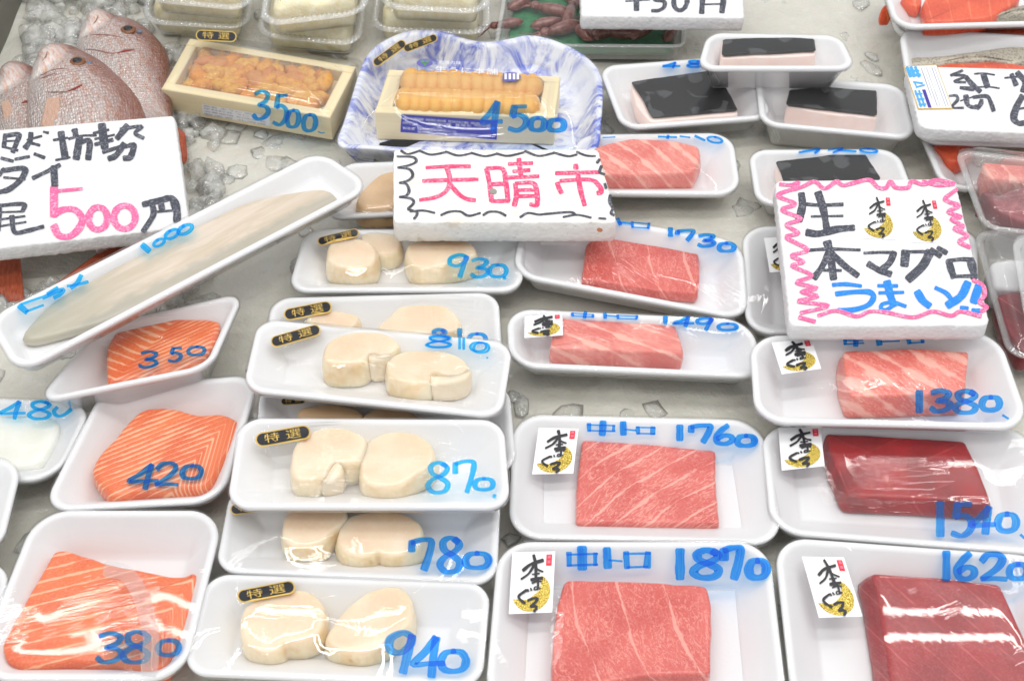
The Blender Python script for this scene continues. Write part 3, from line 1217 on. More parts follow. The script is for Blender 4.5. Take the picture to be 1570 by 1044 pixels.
def tube(path, rad, n=8):
    P = np.asarray(path, float)
    T = np.gradient(P, axis=0)
    V = []
    for i in range(len(P)):
        t = T[i] / max(np.linalg.norm(T[i]), 1e-9)
        a = np.cross(t, [0, 0, 1.0]) if abs(t[2]) < .9 else np.cross(t, [1.0, 0, 0])
        a /= np.linalg.norm(a)
        b_ = np.cross(t, a)
        r = rad[i] if hasattr(rad, '__len__') else rad
        for k in range(n):
            q = 2 * math.pi * k / n
            V.append(P[i] + r * (math.cos(q) * a + math.sin(q) * b_))
    F = strip_faces(len(P), n) + [tuple(reversed(range(n))), tuple(range((len(P) - 1) * n, len(P) * n))]
    return np.array(V), F


def join(parts):
    V, F, k = [], [], 0
    for v, f in parts:
        V.append(np.asarray(v))
        F += [tuple(i + k for i in q) for q in f]
        k += len(v)
    return np.vstack(V), F


def ball(rx, ry, rz, nu=16, nv=10, fn=None):
    V = []
    for j in range(nv + 1):
        a = math.pi * j / nv
        for i in range(nu):
            p = 2 * math.pi * i / nu
            d = np.array([math.sin(a) * math.cos(p), math.sin(a) * math.sin(p), math.cos(a)])
            s = fn(d) if fn else 1
            V.append(d * s * np.array([rx, ry, rz]))
    return np.array(V), [tuple(reversed(f)) for f in strip_faces(nv + 1, nu)]


def copy_under(o, parent, mtx):
    c = o.copy()
    COL.objects.link(c)
    c.parent = parent
    c.matrix_local = mtx
    return c


def box_frame(fr, parent, name, x0, y0, x1, y1, w0, w1, mat, bevel=.0008, label=None):
    P = np.array([(x0, y0), (x1, y0), (x1, y1), (x0, y1)])
    V, UV = [], []
    for d, wz in ((bevel, w0), (0, w0 + bevel), (0, w1 - bevel), (bevel, w1)):
        q = np.array([(x0 + d, y0 + d), (x1 - d, y0 + d), (x1 - d, y1 - d), (x0 + d, y1 - d)])
        V.append(fr.xy(q[:, 0], q[:, 1], wz))
        lng = abs(x1 - x0) > abs(y1 - y0)
        UV.append(np.stack([q[:, 0] if lng else q[:, 1], (q[:, 1] if lng else q[:, 0]) + wz], -1))
    F = strip_faces(4, 4) + [(12, 13, 14, 15), (3, 2, 1, 0)]
    return mesh(name, np.vstack(V), F, mat, parent, uv=np.vstack(UV), smooth=False, label=label)


# ================================================================== the setting
def ice_bed():
    nx, ny = 150, 150
    xs, ys = np.linspace(-1.1, 1.1, nx), np.linspace(-.75, 1.5, ny)
    X, Y = np.meshgrid(xs, ys)
    Zz = -.004 + .0035 * wavy(X * 28, Y * 28, 3, n=7) + .002 * wavy(X * 80, Y * 80, 4, n=7)
    Zz = np.minimum(Zz, -.0008)
    V = np.stack([X, Y, Zz], -1).reshape(-1, 3)
    F = [(j * nx + i, j * nx + i + 1, (j + 1) * nx + i + 1, (j + 1) * nx + i) for j in range(ny - 1) for i in range(nx - 1)]
    tag(mesh('ground', V, F, 'wet_ice', loc=(0, 0, 0)), 'bed of wet crushed ice under the packs', None, kind='structure')


ice_bed()

# grey end wall of the chilled display, top left
a_, b_ = at(62, -60, 0), at(-30, 150, 0)
d_ = (b_ - a_) / np.linalg.norm(b_ - a_)
a_, b_ = a_ - d_ * .4, b_ + d_ * .15
nrm = np.array([d_[1], -d_[0], 0])
nrm = nrm if nrm[0] < 0 else -nrm
V, F = [], []
for wz, off in ((-.01, 0), (.09, .02), (.10, .03), (.10, .06), (-.01, .06)):
    V += [a_ + nrm * off + np.array([0, 0, wz]), b_ + nrm * off + np.array([0, 0, wz])]
F = [(2 * i, 2 * i + 1, 2 * i + 3, 2 * i + 2) for i in range(4)] + [(0, 2, 4, 6, 8), (9, 7, 5, 3, 1), (8, 9, 1, 0)]
o = mesh('display_wall', V, F, 'steel', smooth=False)
tag(o, 'grey metal end wall of the chilled fish display, above the loose ice', 'display wall')

# ================================================================== scallop packs
SG = 'scallop packs on white foam trays'


def scallop(fr, z, pts, thick, mat='scallop_flesh', label=None, tagm=None, bot=None, corner=None):
    bot = fr.floor if bot is None else bot
    return add(fr, 'scallop', zp(z, pts), bot + thick, bot, mat, smooth=True, edge=.0036, flare=.0012, bulge=.0015,
               N=112, jit=.0004, rough_h=.0006, label=label, rings=18, steps=5, fill='ngon', pat=lambda x, y, wz: (x, (wz - bot) / thick))


f930 = pack('scallop pack marked 930 in blue, half under the worn pink and black sign', 'seafood pack', 'scallop_pack',
            [(468, 351), (806, 351), (800, 446), (440, 446)], .026, r=.017, group=SG)
g11 = G[1][1]
scallop(f930, g11, [(640, 388), (720, 365), (800, 372), (870, 395), (888, 440), (862, 492), (785, 515), (690, 500), (640, 450)], .018)
scallop(f930, g11, [(428, 520), (448, 440), (510, 400), (600, 400), (690, 425), (735, 470), (738, 530), (700, 580), (600, 605), (500, 590), (445, 560)], .024)
scallop(f930, g11, [(905, 490), (930, 440), (1000, 425), (1080, 425), (1200, 420), (1300, 430), (1340, 480), (1325, 525), (1210, 560), (1080, 595), (975, 595), (922, 545)], .024)
wrap(f930, mat='creased_film')
pill_sticker(f930, f930.t, g11, 505, 410, 255, 52, 14)
writing(f930, f930.t, 'price_writing', digits(g11, [('9', 1170, 515, 1290, 650), ('3', 1300, 540, 1410, 650), ('0', 1412, 575, 1520, 650), ('.', 1492, 648, 1520, 662)], 30, .0), 'ink_sky')

fs13 = pack('scallop pack tucked under the worn pink and black sign beside the long fillet tray', 'seafood pack', 'scallop_pack',
            [(520, 250), (800, 240), (790, 318), (497, 334)], .026, r=.017, group=SG)
scallop(fs13, g11, [(608, 190), (640, 130), (690, 75), (760, 20), (850, 0), (930, 40), (950, 150), (900, 210), (800, 235), (690, 240), (630, 230)], .022, 'scallop_dark')
scallop(fs13, g11, [(1000, 150), (1100, 60), (1250, 40), (1350, 120), (1300, 200), (1100, 220)], .022, 'scallop_flesh')
wrap(fs13, mat='creased_film')

f_b = pack('scallop pack at the back of the middle stack, its price covered by the 810 pack', 'seafood pack', 'scallop_pack',
           [(417, 456), (764, 447), (772, 565), (398, 568)], .026, r=.017, group=SG)
scallop(f_b, ZI, [(270, 205), (330, 155), (430, 135), (540, 150), (610, 180), (590, 235), (520, 270), (350, 270)], .023)
scallop(f_b, ZI, [(715, 245), (790, 170), (860, 112), (1000, 98), (1130, 105), (1200, 150), (1235, 210), (1200, 275), (1000, 300), (800, 290)], .024)
wrap(f_b, mat='creased_film')
pill_sticker(f_b, f_b.t, ZI, 290, 150, 300, 76, 11)
writing(f_b, f_b.t, 'price_writing', digits(ZI, [('8', 1050, 265, 1150, 350), ('1', 1215, 262, 1240, 350), ('0', 1280, 290, 1390, 360)], 32), 'ink_blue')

f_h = pack('scallop pack at the bottom of the stack, only a strip showing between 810 and 870', 'seafood pack', 'scallop_pack',
           [(398, 588), (780, 586), (793, 722), (390, 718)], .026, r=.017, group=SG)
scallop(f_h, ZI, [(220, 790), (270, 730), (420, 715), (580, 740), (640, 800), (560, 850), (300, 850)], .022, 'scallop_dark')
scallop(f_h, ZI, [(620, 800), (700, 745), (850, 740), (960, 780), (1000, 830), (900, 860), (700, 860)], .022, 'scallop_dark')
wrap(f_h)
pill_sticker(f_h, f_h.t, ZI, 200, 706, 150, 44, 4)

f810 = pack('tilted scallop pack marked 810 in thin blue pen, lying across two others', 'seafood pack', 'scallop_pack',
            [(396, 488), (787, 524), (769, 640), (371, 597)], [.050, .050, .054, .054], r=.017, group=SG)
scallop(f810, ZI, [(378, 430), (400, 340), (480, 292), (600, 265), (740, 272), (830, 312), (860, 360), (800, 412), (730, 428), (695, 410), (668, 418), (655, 446), (600, 470), (480, 478), (405, 465)], .0255,
        corner=1)
scallop(f810, ZI, [(770, 490), (785, 435), (880, 388), (1000, 380), (1150, 390), (1255, 440), (1285, 500), (1240, 545), (1165, 550), (1075, 528), (1052, 550), (1040, 595), (940, 602), (840, 580), (785, 540)], .0225)
add(f810, 'muscle_tag', zp(ZI, [(672, 402), (735, 424), (805, 410), (785, 440), (700, 455), (662, 438)]), f810.floor + 0.0245, f810.floor, 'scallop_tag', smooth=True, edge=.003, rings=6, N=64, bulge=.0006)
add(f810, 'muscle_tag', zp(ZI, [(1048, 532), (1165, 552), (1286, 502), (1292, 540), (1230, 580), (1062, 596)]), f810.floor + 0.0212, f810.floor, 'scallop_tag', smooth=True, edge=.003, rings=6, N=64, bulge=.0006)
wrap(f810, und=.0009, mat='creased_film')
pill_sticker(f810, f810.t, ZI, 215, 305, 318, 72, 16)
writing(f810, f810.t, 'price_writing', digits(ZI, [('8', 1008, 303, 1192, 376), ('8', 1018, 308, 1180, 372), ('1', 1215, 318, 1238, 386), ('1', 1242, 318, 1262, 388), ('0', 1290, 343, 1395, 400), ('0', 1310, 346, 1412, 410), ('.', 1390, 436, 1404, 446)], 17), 'ink_sky', chisel=.7)

f780 = pack('scallop pack marked 780, sticking out from under the 870 pack', 'seafood pack', 'scallop_pack',
            [(354, 745), (768, 743), (762, 896), (328, 876)], .026, r=.017, group=SG)
scallop(f780, ZH, [(315, 640), (330, 560), (380, 520), (500, 495), (640, 505), (680, 560), (640, 615), (590, 650), (550, 700), (500, 725), (430, 735), (365, 725), (328, 690)], .0215)
scallop(f780, ZH, [(610, 690), (640, 590), (720, 540), (850, 522), (980, 540), (1060, 590), (1082, 650), (1060, 725), (980, 770), (880, 780), (835, 758), (805, 780), (720, 790), (645, 760)], .0195)
wrap(f780, und=.0005)
pill_sticker(f780, f780.t, ZH, 170, 515, 250, 60, 8)
writing(f780, f780.t, 'price_writing', digits(ZH, [('7', 1012, 690, 1125, 850), ('8', 1160, 680, 1285, 860), ('0', 1300, 760, 1432, 842)], 42), 'ink_blue')

f870 = pack('scallop pack marked 870 in bright blue, on top of the 780 pack', 'seafood pack', 'scallop_pack',
            [(368, 640), (772, 642), (783, 779), (346, 778)], [.052, .052, .050, .050], r=.017, group=SG)
scallop(f870, ZH, [(362, 290), (380, 190), (440, 120), (540, 82), (660, 84), (750, 120), (780, 175), (745, 260), (690, 285), (640, 285), (610, 275), (580, 310), (560, 350), (500, 375), (420, 378), (372, 345)], .0255)
scallop(f870, ZH, [(735, 310), (742, 215), (800, 140), (900, 100), (1020, 108), (1110, 155), (1142, 230), (1120, 300), (1050, 340), (1005, 372), (940, 405), (860, 412), (780, 395), (745, 360)], .0225)
add(f870, 'muscle_tag', zp(ZH, [(552, 352), (575, 305), (612, 268), (645, 288), (642, 330), (604, 368), (535, 386)]), f870.floor + 0.0238, f870.floor, 'scallop_tag', smooth=True, edge=.003, rings=6, N=64, bulge=.0006)
wrap(f870, und=.0009, mat='creased_film')
pill_sticker(f870, f870.t, ZH, 328, 136, 298, 78, 10)
writing(f870, f870.t, 'price_writing', digits(ZH, [('8', 1095, 278, 1222, 436), ('7', 1245, 272, 1352, 436), ('0', 1350, 362, 1455, 424), ('.', 1446, 450, 1470, 464)], 31), 'ink_sky')

f940 = pack('nearest scallop pack, marked 940, with two shiny streaks on its film', 'seafood pack', 'scallop_pack',
            [(318, 878), (753, 892), (739, 1053), (277, 1032)], .026, r=.017, group=SG)
scallop(f940, ZJ, [(283, 330), (300, 240), (350, 190), (450, 150), (580, 130), (660, 158), (706, 215), (712, 300), (680, 370), (600, 410), (530, 415), (505, 425), (490, 450), (430, 470), (360, 455), (305, 410)], .0225)
scallop(f940, ZJ, [(712, 380), (760, 300), (830, 220), (920, 150), (1030, 118), (1115, 140), (1158, 220), (1142, 320), (1060, 390), (980, 440), (900, 470), (800, 460), (735, 425)], .021)
wrap(f940, und=.0004)
pill_sticker(f940, f940.t, ZJ, 420, 155, 295, 68, 11)
writing(f940, f940.t, 'price_writing', digits(ZJ, [('9', 1030, 360, 1165, 560), ('4', 1155, 385, 1310, 580), ('0', 1292, 450, 1425, 556)], 44), 'ink_blue')

# ================================================================== long fillet tray
ffil = pack('long narrow tray with one pale flounder fillet, marked 1000', 'seafood pack', 'fillet_pack',
            [(490, 230), (571, 285), (27, 571), (-22, 488)], [.058, .056, .074, .078], depth=.019, r=.019, slope=.008)
zs5 = (0, 260, Z0)
add(ffil, 'fish_fillet', np.array([(37, 508), (80, 462), (140, 420), (210, 382), (290, 342), (380, 309), (450, 294), (490, 289), (512, 296), (510, 312), (470, 338), (400, 372), (320, 415), (240, 455), (160, 492), (90, 512), (48, 521)]),
    ffil.floor + .008, ffil.floor, 'fish_fillet', smooth=True, edge=.0035, bulge=.002, flare=.001, rings=14)
wrap(ffil, und=.0005)
writing(ffil, ffil.t, 'price_writing', lines(ZSL, [
    ([(100, 1008), (140, 1042)], 34), ([(112, 1000), (215, 965)], 15), ([(132, 1040), (225, 1006)], 15),
    ([(245, 948), (298, 915)], 20), ([(222, 968), (322, 926), (312, 950), (280, 968)], 24),
    ([(348, 908), (400, 900), (455, 886)], 18), ([(420, 852), (400, 890), (368, 918)], 26),
    ([(735, 695), (772, 728)], 34), (ellipse(822, 684, 30, 15, -28), 18), (ellipse(888, 640, 36, 19, -28), 20), (ellipse(958, 616, 38, 20, -28), 22)]),
    'ink_sky', chisel=.8)

# ================================================================== salmon packs
SAL = 'salmon packs on white foam trays'
f350 = pack('salmon pack marked 350, leaning under the long fillet tray', 'seafood pack', 'salmon_pack',
            [(150, 500), (374, 447), (323, 563), (54, 616)], [.036, .036, .048, .048], depth=.03, r=.018, slope=.013, group=SAL)
add(f350, 'salmon_block', np.array([(163, 586), (163, 530), (185, 495), (240, 488), (322, 487), (338, 492), (330, 520), (306, 555), (245, 573)]),
    f350.floor + .02, f350.floor, 'salmon_lined', corner=.004, pat=chevron(-.004, .62, -.55, 0, .3), flare=-.004, edge=.004, rings=30, N=150)
wrap(f350, mat='creased_film')
writing(f350, f350.t, 'price_writing', digits(G[0][2], [('3', 830, 78, 945, 172), ('5', 1010, 55, 1090, 138), ('0', 1128, 48, 1232, 100)], 27, .12), 'ink_blue')

f420 = pack('salmon pack marked 420, block with sharply bent white lines', 'seafood pack', 'salmon_pack',
            [(158, 592), (400, 573), (340, 768), (60, 784)], .028, depth=.028, r=.022, group=SAL)
add(f420, 'salmon_block', zp(G[0][2], [(553, 770), (600, 680), (680, 600), (760, 500), (850, 420), (950, 402), (1060, 413), (1200, 443), (1310, 438), (1400, 463), (1430, 500), (1402, 600), (1352, 720), (1290, 830), (1220, 890), (1050, 905), (850, 925), (680, 945), (620, 900), (570, 840)]),
    f420.floor + .022, f420.floor, 'salmon_lined', smooth=True, pat=chevron(.030, -.62, 2.3, 0, .4), edge=.005, rings=40, N=180)
wrap(f420)
writing(f420, f420.t, 'price_writing', digits(G[0][2], [('4', 768, 757, 945, 902), ('2', 925, 745, 1070, 880), ('0', 1090, 760, 1212, 842)], 34, .1), 'ink_blue')

f380 = pack('nearest salmon pack, marked 380, with a broad clear tape across its film', 'seafood pack', 'salmon_pack',
            [(56, 781), (345, 781), (281, 1043), (-48, 1041)], .028, depth=.03, r=.026, group=SAL)
add(f380, 'salmon_block', zp(G[0][3], [(0, 830), (60, 720), (150, 560), (240, 400), (325, 252), (395, 243), (520, 290), (700, 345), (850, 370), (1000, 400), (1115, 410), (1160, 378), (1192, 420), (1150, 600), (1080, 800), (1000, 960), (930, 992), (800, 960), (650, 935), (400, 930), (150, 955), (40, 925)]),
    f380.floor + .02, f380.floor, 'salmon_wide', corner=.004, pat=chevron(.046, -.34, 1.7, 0, .37), edge=.004, rings=40, N=180)
wrap(f380, und=.0005)
tp = zp(G[0][3], [(715, 345), (740, 430), (800, 560), (840, 700), (858, 850), (850, 1000), (945, 1005), (965, 850), (955, 720), (915, 560), (860, 420), (820, 350)])
writing(f380, f380.t, 'clear_tape', [(zp(G[0][3], [(640, 372), (760, 400), (850, 540), (905, 740), (908, 880), (897, 1005)]), 100 * Z0)], 'clear_pale', lift=.0006, chisel=1.0, jit=0)
writing(f380, f380.t, 'price_writing', digits(G[0][3], [('3', 575, 757, 735, 930), ('8', 728, 748, 905, 930), ('0', 945, 797, 1078, 890)], 42, .06), 'ink_blue')

# ================================================================== trays cut by the left edge
f480 = pack('pack of pale squid slices marked 480, cut by the left edge of the photo', 'seafood pack', 'squid_pack',
            [(-80, 607), (147, 615), (87, 736), (-140, 738)], .026, r=.024)
add(f480, 'squid_slices', np.array([(-70, 640), (20, 634), (82, 638), (86, 664), (54, 712), (-20, 718), (-100, 706)]), f480.floor + .011, f480.floor, 'squid_slices', smooth=True, edge=.005, rings=14)
wrap(f480, und=.0011, mat='creased_film')
writing(f480, f480.t, 'price_writing', digits(G[0][2], [('4', -5, 378, 150, 482), ('8', 165, 376, 312, 480)], 28, .05) +
        lines(G[0][2], [([(345, 412), (325, 440), (350, 465), (390, 455), (430, 425)], 27)]), 'ink_sky')
fl1 = pack('empty looking white tray showing only its rounded corner at the left edge', 'seafood pack', 'foam_pack',
           [(-150, 700), (35, 702), (0, 846), (-200, 846)], .034, r=.02)
add(fl1, 'squid_slices', np.array([(-140, 740), (-40, 735), (-60, 810), (-160, 815)]), fl1.floor + .012, fl1.floor, 'squid_slices', smooth=True, edge=.004, rings=10)
wrap(fl1)
fl2 = pack('white tray corner peeping out left of the nearest salmon pack', 'seafood pack', 'foam_pack',
           [(-150, 860), (21, 861), (-22, 1010), (-200, 1010)], .026, r=.02)
wrap(fl2)

# ================================================================== tuna packs
TG = 'tuna packs on white foam trays'
f1730 = pack('slanted pack of coral medium fatty tuna marked 1730, beside the worn sign', 'seafood pack', 'tuna_pack',
             [(806, 313), (1139, 370), (1149, 491), (784, 421)], .028, depth=.028, slope=.014, group=TG)
add(f1730, 'tuna_block', zp(G[2][1], [(466, 440), (640, 365), (1142, 455), (1147, 650), (1137, 748), (900, 728), (440, 658)]), f1730.floor + .0125, f1730.floor, 'tuna_medium', pat=slant(14, .6, -1.5), corner=.003)
wrap(f1730)
writing(f1730, f1730.t, 'price_writing', lines(G[2][1], [([(655, 298), (672, 335)], 24), ([(660, 318), (735, 328)], 18), ([(742, 318), (745, 352)], 18), ([(742, 322), (850, 330)], 14), ([(845, 325), (838, 358)], 18), ([(745, 350), (845, 356)], 14)]) +
        digits(G[2][1], [('1', 962, 355, 984, 405), ('7', 1010, 370, 1112, 430), ('3', 1135, 395, 1240, 466), ('0', 1262, 445, 1358, 497)], 32), 'ink_blue')
patch(f1730, f1730.t, 'tuna_sticker', [zp(G[2][1], [(190, 380), (405, 385), (408, 455), (192, 455)])], 'sticker_paper')

f1490 = pack('shallow pack of pale red tuna marked 1490, sloping front block', 'seafood pack', 'tuna_pack',
             [(776, 472), (1149, 489), (1179, 579), (781, 561)], .031, depth=.027, slope=.014, group=TG)
add(f1490, 'tuna_block', np.array([(858, 485), (1036, 498), (1046, 528), (1048, 543), (950, 538), (843, 534), (848, 510)]), f1490.floor + .0205, f1490.floor, 'tuna_pale', pat=slant(65, .6), corner=.003)
wrap(f1490, mat='creased_film')
writing(f1490, f1490.t, 'price_writing', lines(G[2][1], [([(382, 866), (384, 882)], 20), ([(380, 866), (510, 876)], 11), ([(384, 884), (510, 890)], 11), ([(508, 874), (505, 892)], 16), ([(462, 858), (455, 895)], 24), ([(578, 866), (580, 898)], 22), ([(585, 880), (650, 886)], 14), ([(655, 878), (658, 900)], 18), ([(655, 880), (775, 886)], 12), ([(772, 882), (768, 902)], 18), ([(660, 900), (770, 904)], 12)]) +
        digits(G[2][1], [('1', 925, 888, 960, 930), ('4', 990, 890, 1112, 948), ('9', 1130, 895, 1232, 968), ('0', 1258, 930, 1375, 970)], 28), 'ink_blue')
tuna_emblem(f1490, f1490.t, zp(G[2][1], [(96, 886), (322, 868), (326, 1000), (94, 1016)]))

f1760 = pack('pack of veined medium fatty tuna marked 1760, middle of its column', 'seafood pack', 'tuna_pack',
             [(787, 634), (1167, 643), (1204, 835), (779, 824)], .024, depth=.021, r=.024, group=TG)
pad(f1760, (.06, .05, .9, .72))
add(f1760, 'tuna_block', np.array([(893, 673), (1000, 680), (1097, 690), (1098, 760), (1104, 803), (1000, 802), (884, 800), (884, 745)]), f1760.floor + .0105, f1760.floor, 'tuna_veined', pat=slant(128, .6, 2.0), corner=.003)
wrap(f1760, sag=.0015)
g22 = G[2][2]
writing(f1760, f1760.t, 'price_writing', lines(g22, [([(482, 510), (484, 555)], 26), ([(475, 518), (640, 522)], 15), ([(480, 552), (640, 556)], 15), ([(632, 520), (630, 556)], 18), ([(568, 498), (562, 578)], 44), ([(688, 502), (690, 576)], 42), ([(700, 545), (765, 552)], 16), ([(775, 530), (778, 572)], 26), ([(768, 533), (880, 536)], 16), ([(868, 532), (866, 574)], 34), ([(775, 570), (880, 572)], 15)]) +
        digits(g22, [('1', 1018, 522, 1040, 610), ('7', 1092, 522, 1215, 622), ('6', 1240, 522, 1352, 632), ('0', 1372, 582, 1482, 646)], 42), 'ink_blue')
tuna_emblem(f1760, f1760.t, zp(g22, [(180, 535), (420, 540), (388, 810), (140, 815)]))

f1870 = pack('nearest pack of coral medium fatty tuna, marked 1870, with a shiny fold on its left', 'seafood pack', 'tuna_pack',
             [(764, 829), (1179, 829), (1210, 1092), (742, 1082)], .026, depth=.022, r=.024, group=TG)
g23 = G[2][3]
pad(f1870, (.05, .1, .93, .78))
add(f1870, 'tuna_block', zp(g23, [(335, 432), (760, 440), (1195, 466), (1218, 600), (1216, 1005), (830, 1012), (530, 1072), (255, 1095), (268, 800), (290, 600)]), f1870.floor + .018, f1870.floor, 'tuna_medium', pat=slant(17, .6, -2.0), corner=.004)
wrap(f1870, und=.0009)
writing(f1870, f1870.t, 'price_writing', lines(g23, [([(362, 272), (364, 352)], 34), ([(350, 285), (535, 280)], 22), ([(355, 350), (535, 345)], 22), ([(520, 275), (520, 350)], 26), ([(440, 240), (442, 372)], 58), ([(590, 248), (596, 362)], 56), ([(605, 318), (682, 325)], 20), ([(705, 270), (712, 366)], 38), ([(695, 280), (850, 278)], 24), ([(838, 272), (832, 362)], 44), ([(712, 362), (835, 358)], 22)]) +
        digits(g23, [('1', 1020, 255, 1040, 430), ('8', 1102, 258, 1280, 422), ('7', 1290, 245, 1395, 430), ('0', 1440, 318, 1552, 426)], 58), 'ink_blue')
tuna_emblem(f1870, f1870.t, zp(g23, [(22, 270), (280, 264), (262, 632), (0, 642)]))

f26 = pack('wrapped tray mostly hidden beneath the pink bordered sign', 'seafood pack', 'tuna_pack',
           [(1138, 346), (1500, 350), (1500, 512), (1144, 510)], .026, depth=.022, group=TG)
add(f26, 'tuna_block', np.array([(1260, 385), (1440, 385), (1440, 465), (1260, 465)]), f26.floor + .012, f26.floor, 'tuna_medium', pat=slant(20), rings=10)
wrap(f26, mat='creased_film')
tuna_emblem(f26, f26.t, zp(G[3][1], [(5, 415), (170, 405), (200, 610), (40, 622)]))

f1010 = pack('small pack of pale fatty tuna behind the worn sign, top of its column', 'seafood pack', 'tuna_pack',
             [(880, 206), (1123, 203), (1137, 298), (884, 296)], .026, depth=.022, group=TG)
add(f1010, 'tuna_block', np.array([(900, 228), (930, 219), (968, 211), (1030, 213), (1072, 223), (1076, 242), (1064, 264), (1000, 268), (900, 268)]), f1010.floor + .022, f1010.floor, 'tuna_pale', pat=slant(40, .6, 2), corner=.004, edge=.004)
wrap(f1010)
writing(f1010, f1010.t, 'price_writing', lines(G[2][0], [([(565, 832), (640, 829)], 10), ([(900, 826), (1010, 830)], 16), ([(960, 818), (955, 838)], 18), ([(1030, 824), (1090, 832)], 14), ([(1120, 822), (1180, 850)], 16), (ellipse(1240, 846, 44, 17, 10), 16)]), 'ink_blue', chisel=.8)

f1540 = pack('pack of dark red lean tuna marked 1540, glossy block with blue price over its front', 'seafood pack', 'tuna_pack',
             [(1166, 650), (1580, 655), (1622, 852), (1183, 816)], .026, depth=.022, r=.024, group=TG)
g32 = G[3][2]
add(f1540, 'tuna_block', zp(g32, [(372, 560), (800, 582), (1215, 610), (1300, 780), (1378, 985), (1250, 985), (900, 962), (505, 948), (430, 760)]), f1540.floor + .0175, f1540.floor, 'tuna_lean', pat=slant(-62, .6), corner=.003, edge=.003, flare=.003)
wrap(f1540, und=.0005)
g33 = G[3][3]
writing(f1540, f1540.t, 'price_writing', digits(g33, [('1', 1050, -30, 1080, 172), ('5', 1130, -22, 1262, 172), ('4', 1252, 0, 1392, 158), ('0', 1408, 38, 1525, 146)], 50) + lines(g33, [([(1548, 165), (1572, 186)], 20)]), 'ink_blue')
tuna_emblem(f1540, f1540.t, zp(g32, [(90, 535), (345, 530), (370, 765), (112, 792)]))

f1380 = pack('pack of pale fatty tuna with broad white bands marked 1380, under the pink bordered sign', 'seafood pack', 'tuna_pack',
             [(1149, 514), (1530, 507), (1583, 657), (1158, 646)], .046, depth=.03, r=.024, group=TG)
add(f1380, 'tuna_block', zp(g32, [(478, 70), (900, 50), (1238, 72), (1222, 280), (1215, 325), (850, 340), (530, 345), (498, 250)]), f1380.floor + .0245, f1380.floor, 'tuna_fatty', pat=slant(49, .7), corner=.003, flare=.002)
wrap(f1380)
writing(f1380, f1380.t, 'price_writing', lines(g32, [([(492, 5), (494, 32)], 22), ([(485, 12), (600, 10)], 16), ([(488, 34), (605, 26)], 16), ([(560, -10), (556, 44)], 34), ([(692, -10), (700, 36)], 40), ([(710, 18), (820, 14)], 16), ([(872, -5), (880, 30)], 30), ([(880, 26), (965, 22)], 16), ([(955, -10), (960, 24)], 24)]) +
        digits(g32, [('1', 928, 315, 950, 442), ('3', 1002, 312, 1130, 436), ('8', 1145, 316, 1292, 444), ('0', 1312, 350, 1425, 432)], 46) + lines(g32, [([(1440, 460), (1474, 482)], 18)]), 'ink_blue')
tuna_emblem(f1380, f1380.t, zp(g32, [(50, 22), (290, 0), (350, 180), (112, 214)]))

f1620 = pack('nearest dark red tuna pack, marked 1620, with two bright streaks across the block', 'seafood pack', 'tuna_pack',
             [(1186, 821), (1610, 852), (1672, 1105), (1216, 1092)], .026, depth=.022, r=.024, group=TG)
add(f1620, 'tuna_block', zp(g33, [(645, 388), (1050, 415), (1428, 455), (1575, 790), (1720, 1100), (1250, 1110), (770, 1110), (735, 860), (685, 540)]), f1620.floor + .021, f1620.floor, 'tuna_lean_matt', pat=slant(41, .6), corner=.004, edge=.003, flare=.006)
wrap(f1620, und=.0003)
writing(f1620, f1620.t, 'price_writing', digits(g33, [('1', 1082, 268, 1122, 436), ('6', 1160, 278, 1278, 430), ('2', 1302, 280, 1462, 436), ('0', 1476, 340, 1592, 432)], 50), 'ink_blue')
tuna_emblem(f1620, f1620.t, zp(g33, [(232, 296), (485, 300), (598, 656), (335, 664)]))

# ================================================================== whale bacon style blocks with black skin
BG = 'small trays of pale meat with black skin'


def skin_block(label, corners, z, pale, black, thick, depth=.027, r=.018):
    fr = pack(label, 'seafood pack', 'black_skin_pack', corners, z, depth, r, .014, BG)
    add(fr, 'pale_block', pale, fr.floor + thick, fr.floor, 'blubber', corner=.003, edge=.0015, rings=8)
    add(fr, 'black_skin', black, fr.floor + thick + .0032, fr.floor + thick - .0002, 'black_skin', corner=.002, edge=.0009, rings=12, rough_h=.0006)
    wrap(fr, und=.0009)
    return fr


g20, g30 = G[2][0], G[3][0]
fk = skin_block('black skinned block in the tray next to the blue marbled dish', [(917, 101), (1133, 85), (1188, 179), (954, 197)], .03,
                zp(g20, [(735, 508), (1200, 440), (1325, 560), (1385, 690), (850, 735), (770, 640)]), zp(g20, [(740, 492), (1200, 425), (1310, 530), (1377, 660), (866, 702), (800, 580)]), .018)
writing(fk, fk.t, 'price_writing', digits(g20, [('4', 925, 380, 1030, 414), ('8', 1068, 370, 1165, 408)], 16), 'ink_blue', chisel=.9)
fk = skin_block('black skinned block under the pink bordered sign, blue pen above it', [(1147, 229), (1376, 228), (1412, 322), (1160, 312)], .026,
                zp(g30, [(78, 985), (500, 930), (620, 935), (720, 1090), (640, 1180), (150, 1180)]), zp(g30, [(78, 970), (500, 920), (612, 922), (705, 1070), (600, 1120), (150, 1130)]), .018)
writing(fk, fk.t, 'price_writing', lines(g30, [([(215, 920), (335, 900), (310, 925)], 15), ([(390, 905), (480, 895), (420, 922)], 13), ([(450, 905), (560, 915)], 12), (ellipse(635, 910, 52, 12, 4), 13)]), 'ink_blue', chisel=.9)
skin_block('black skinned block in the tray partly under the raised one', [(1158, 114), (1385, 130), (1406, 213), (1166, 190)], .034,
           zp(g30, [(140, 640), (170, 560), (460, 520), (670, 540), (690, 715), (400, 690)]), zp(g30, [(160, 542), (460, 505), (682, 525), (682, 690), (390, 655), (143, 628)]), .023, .034)
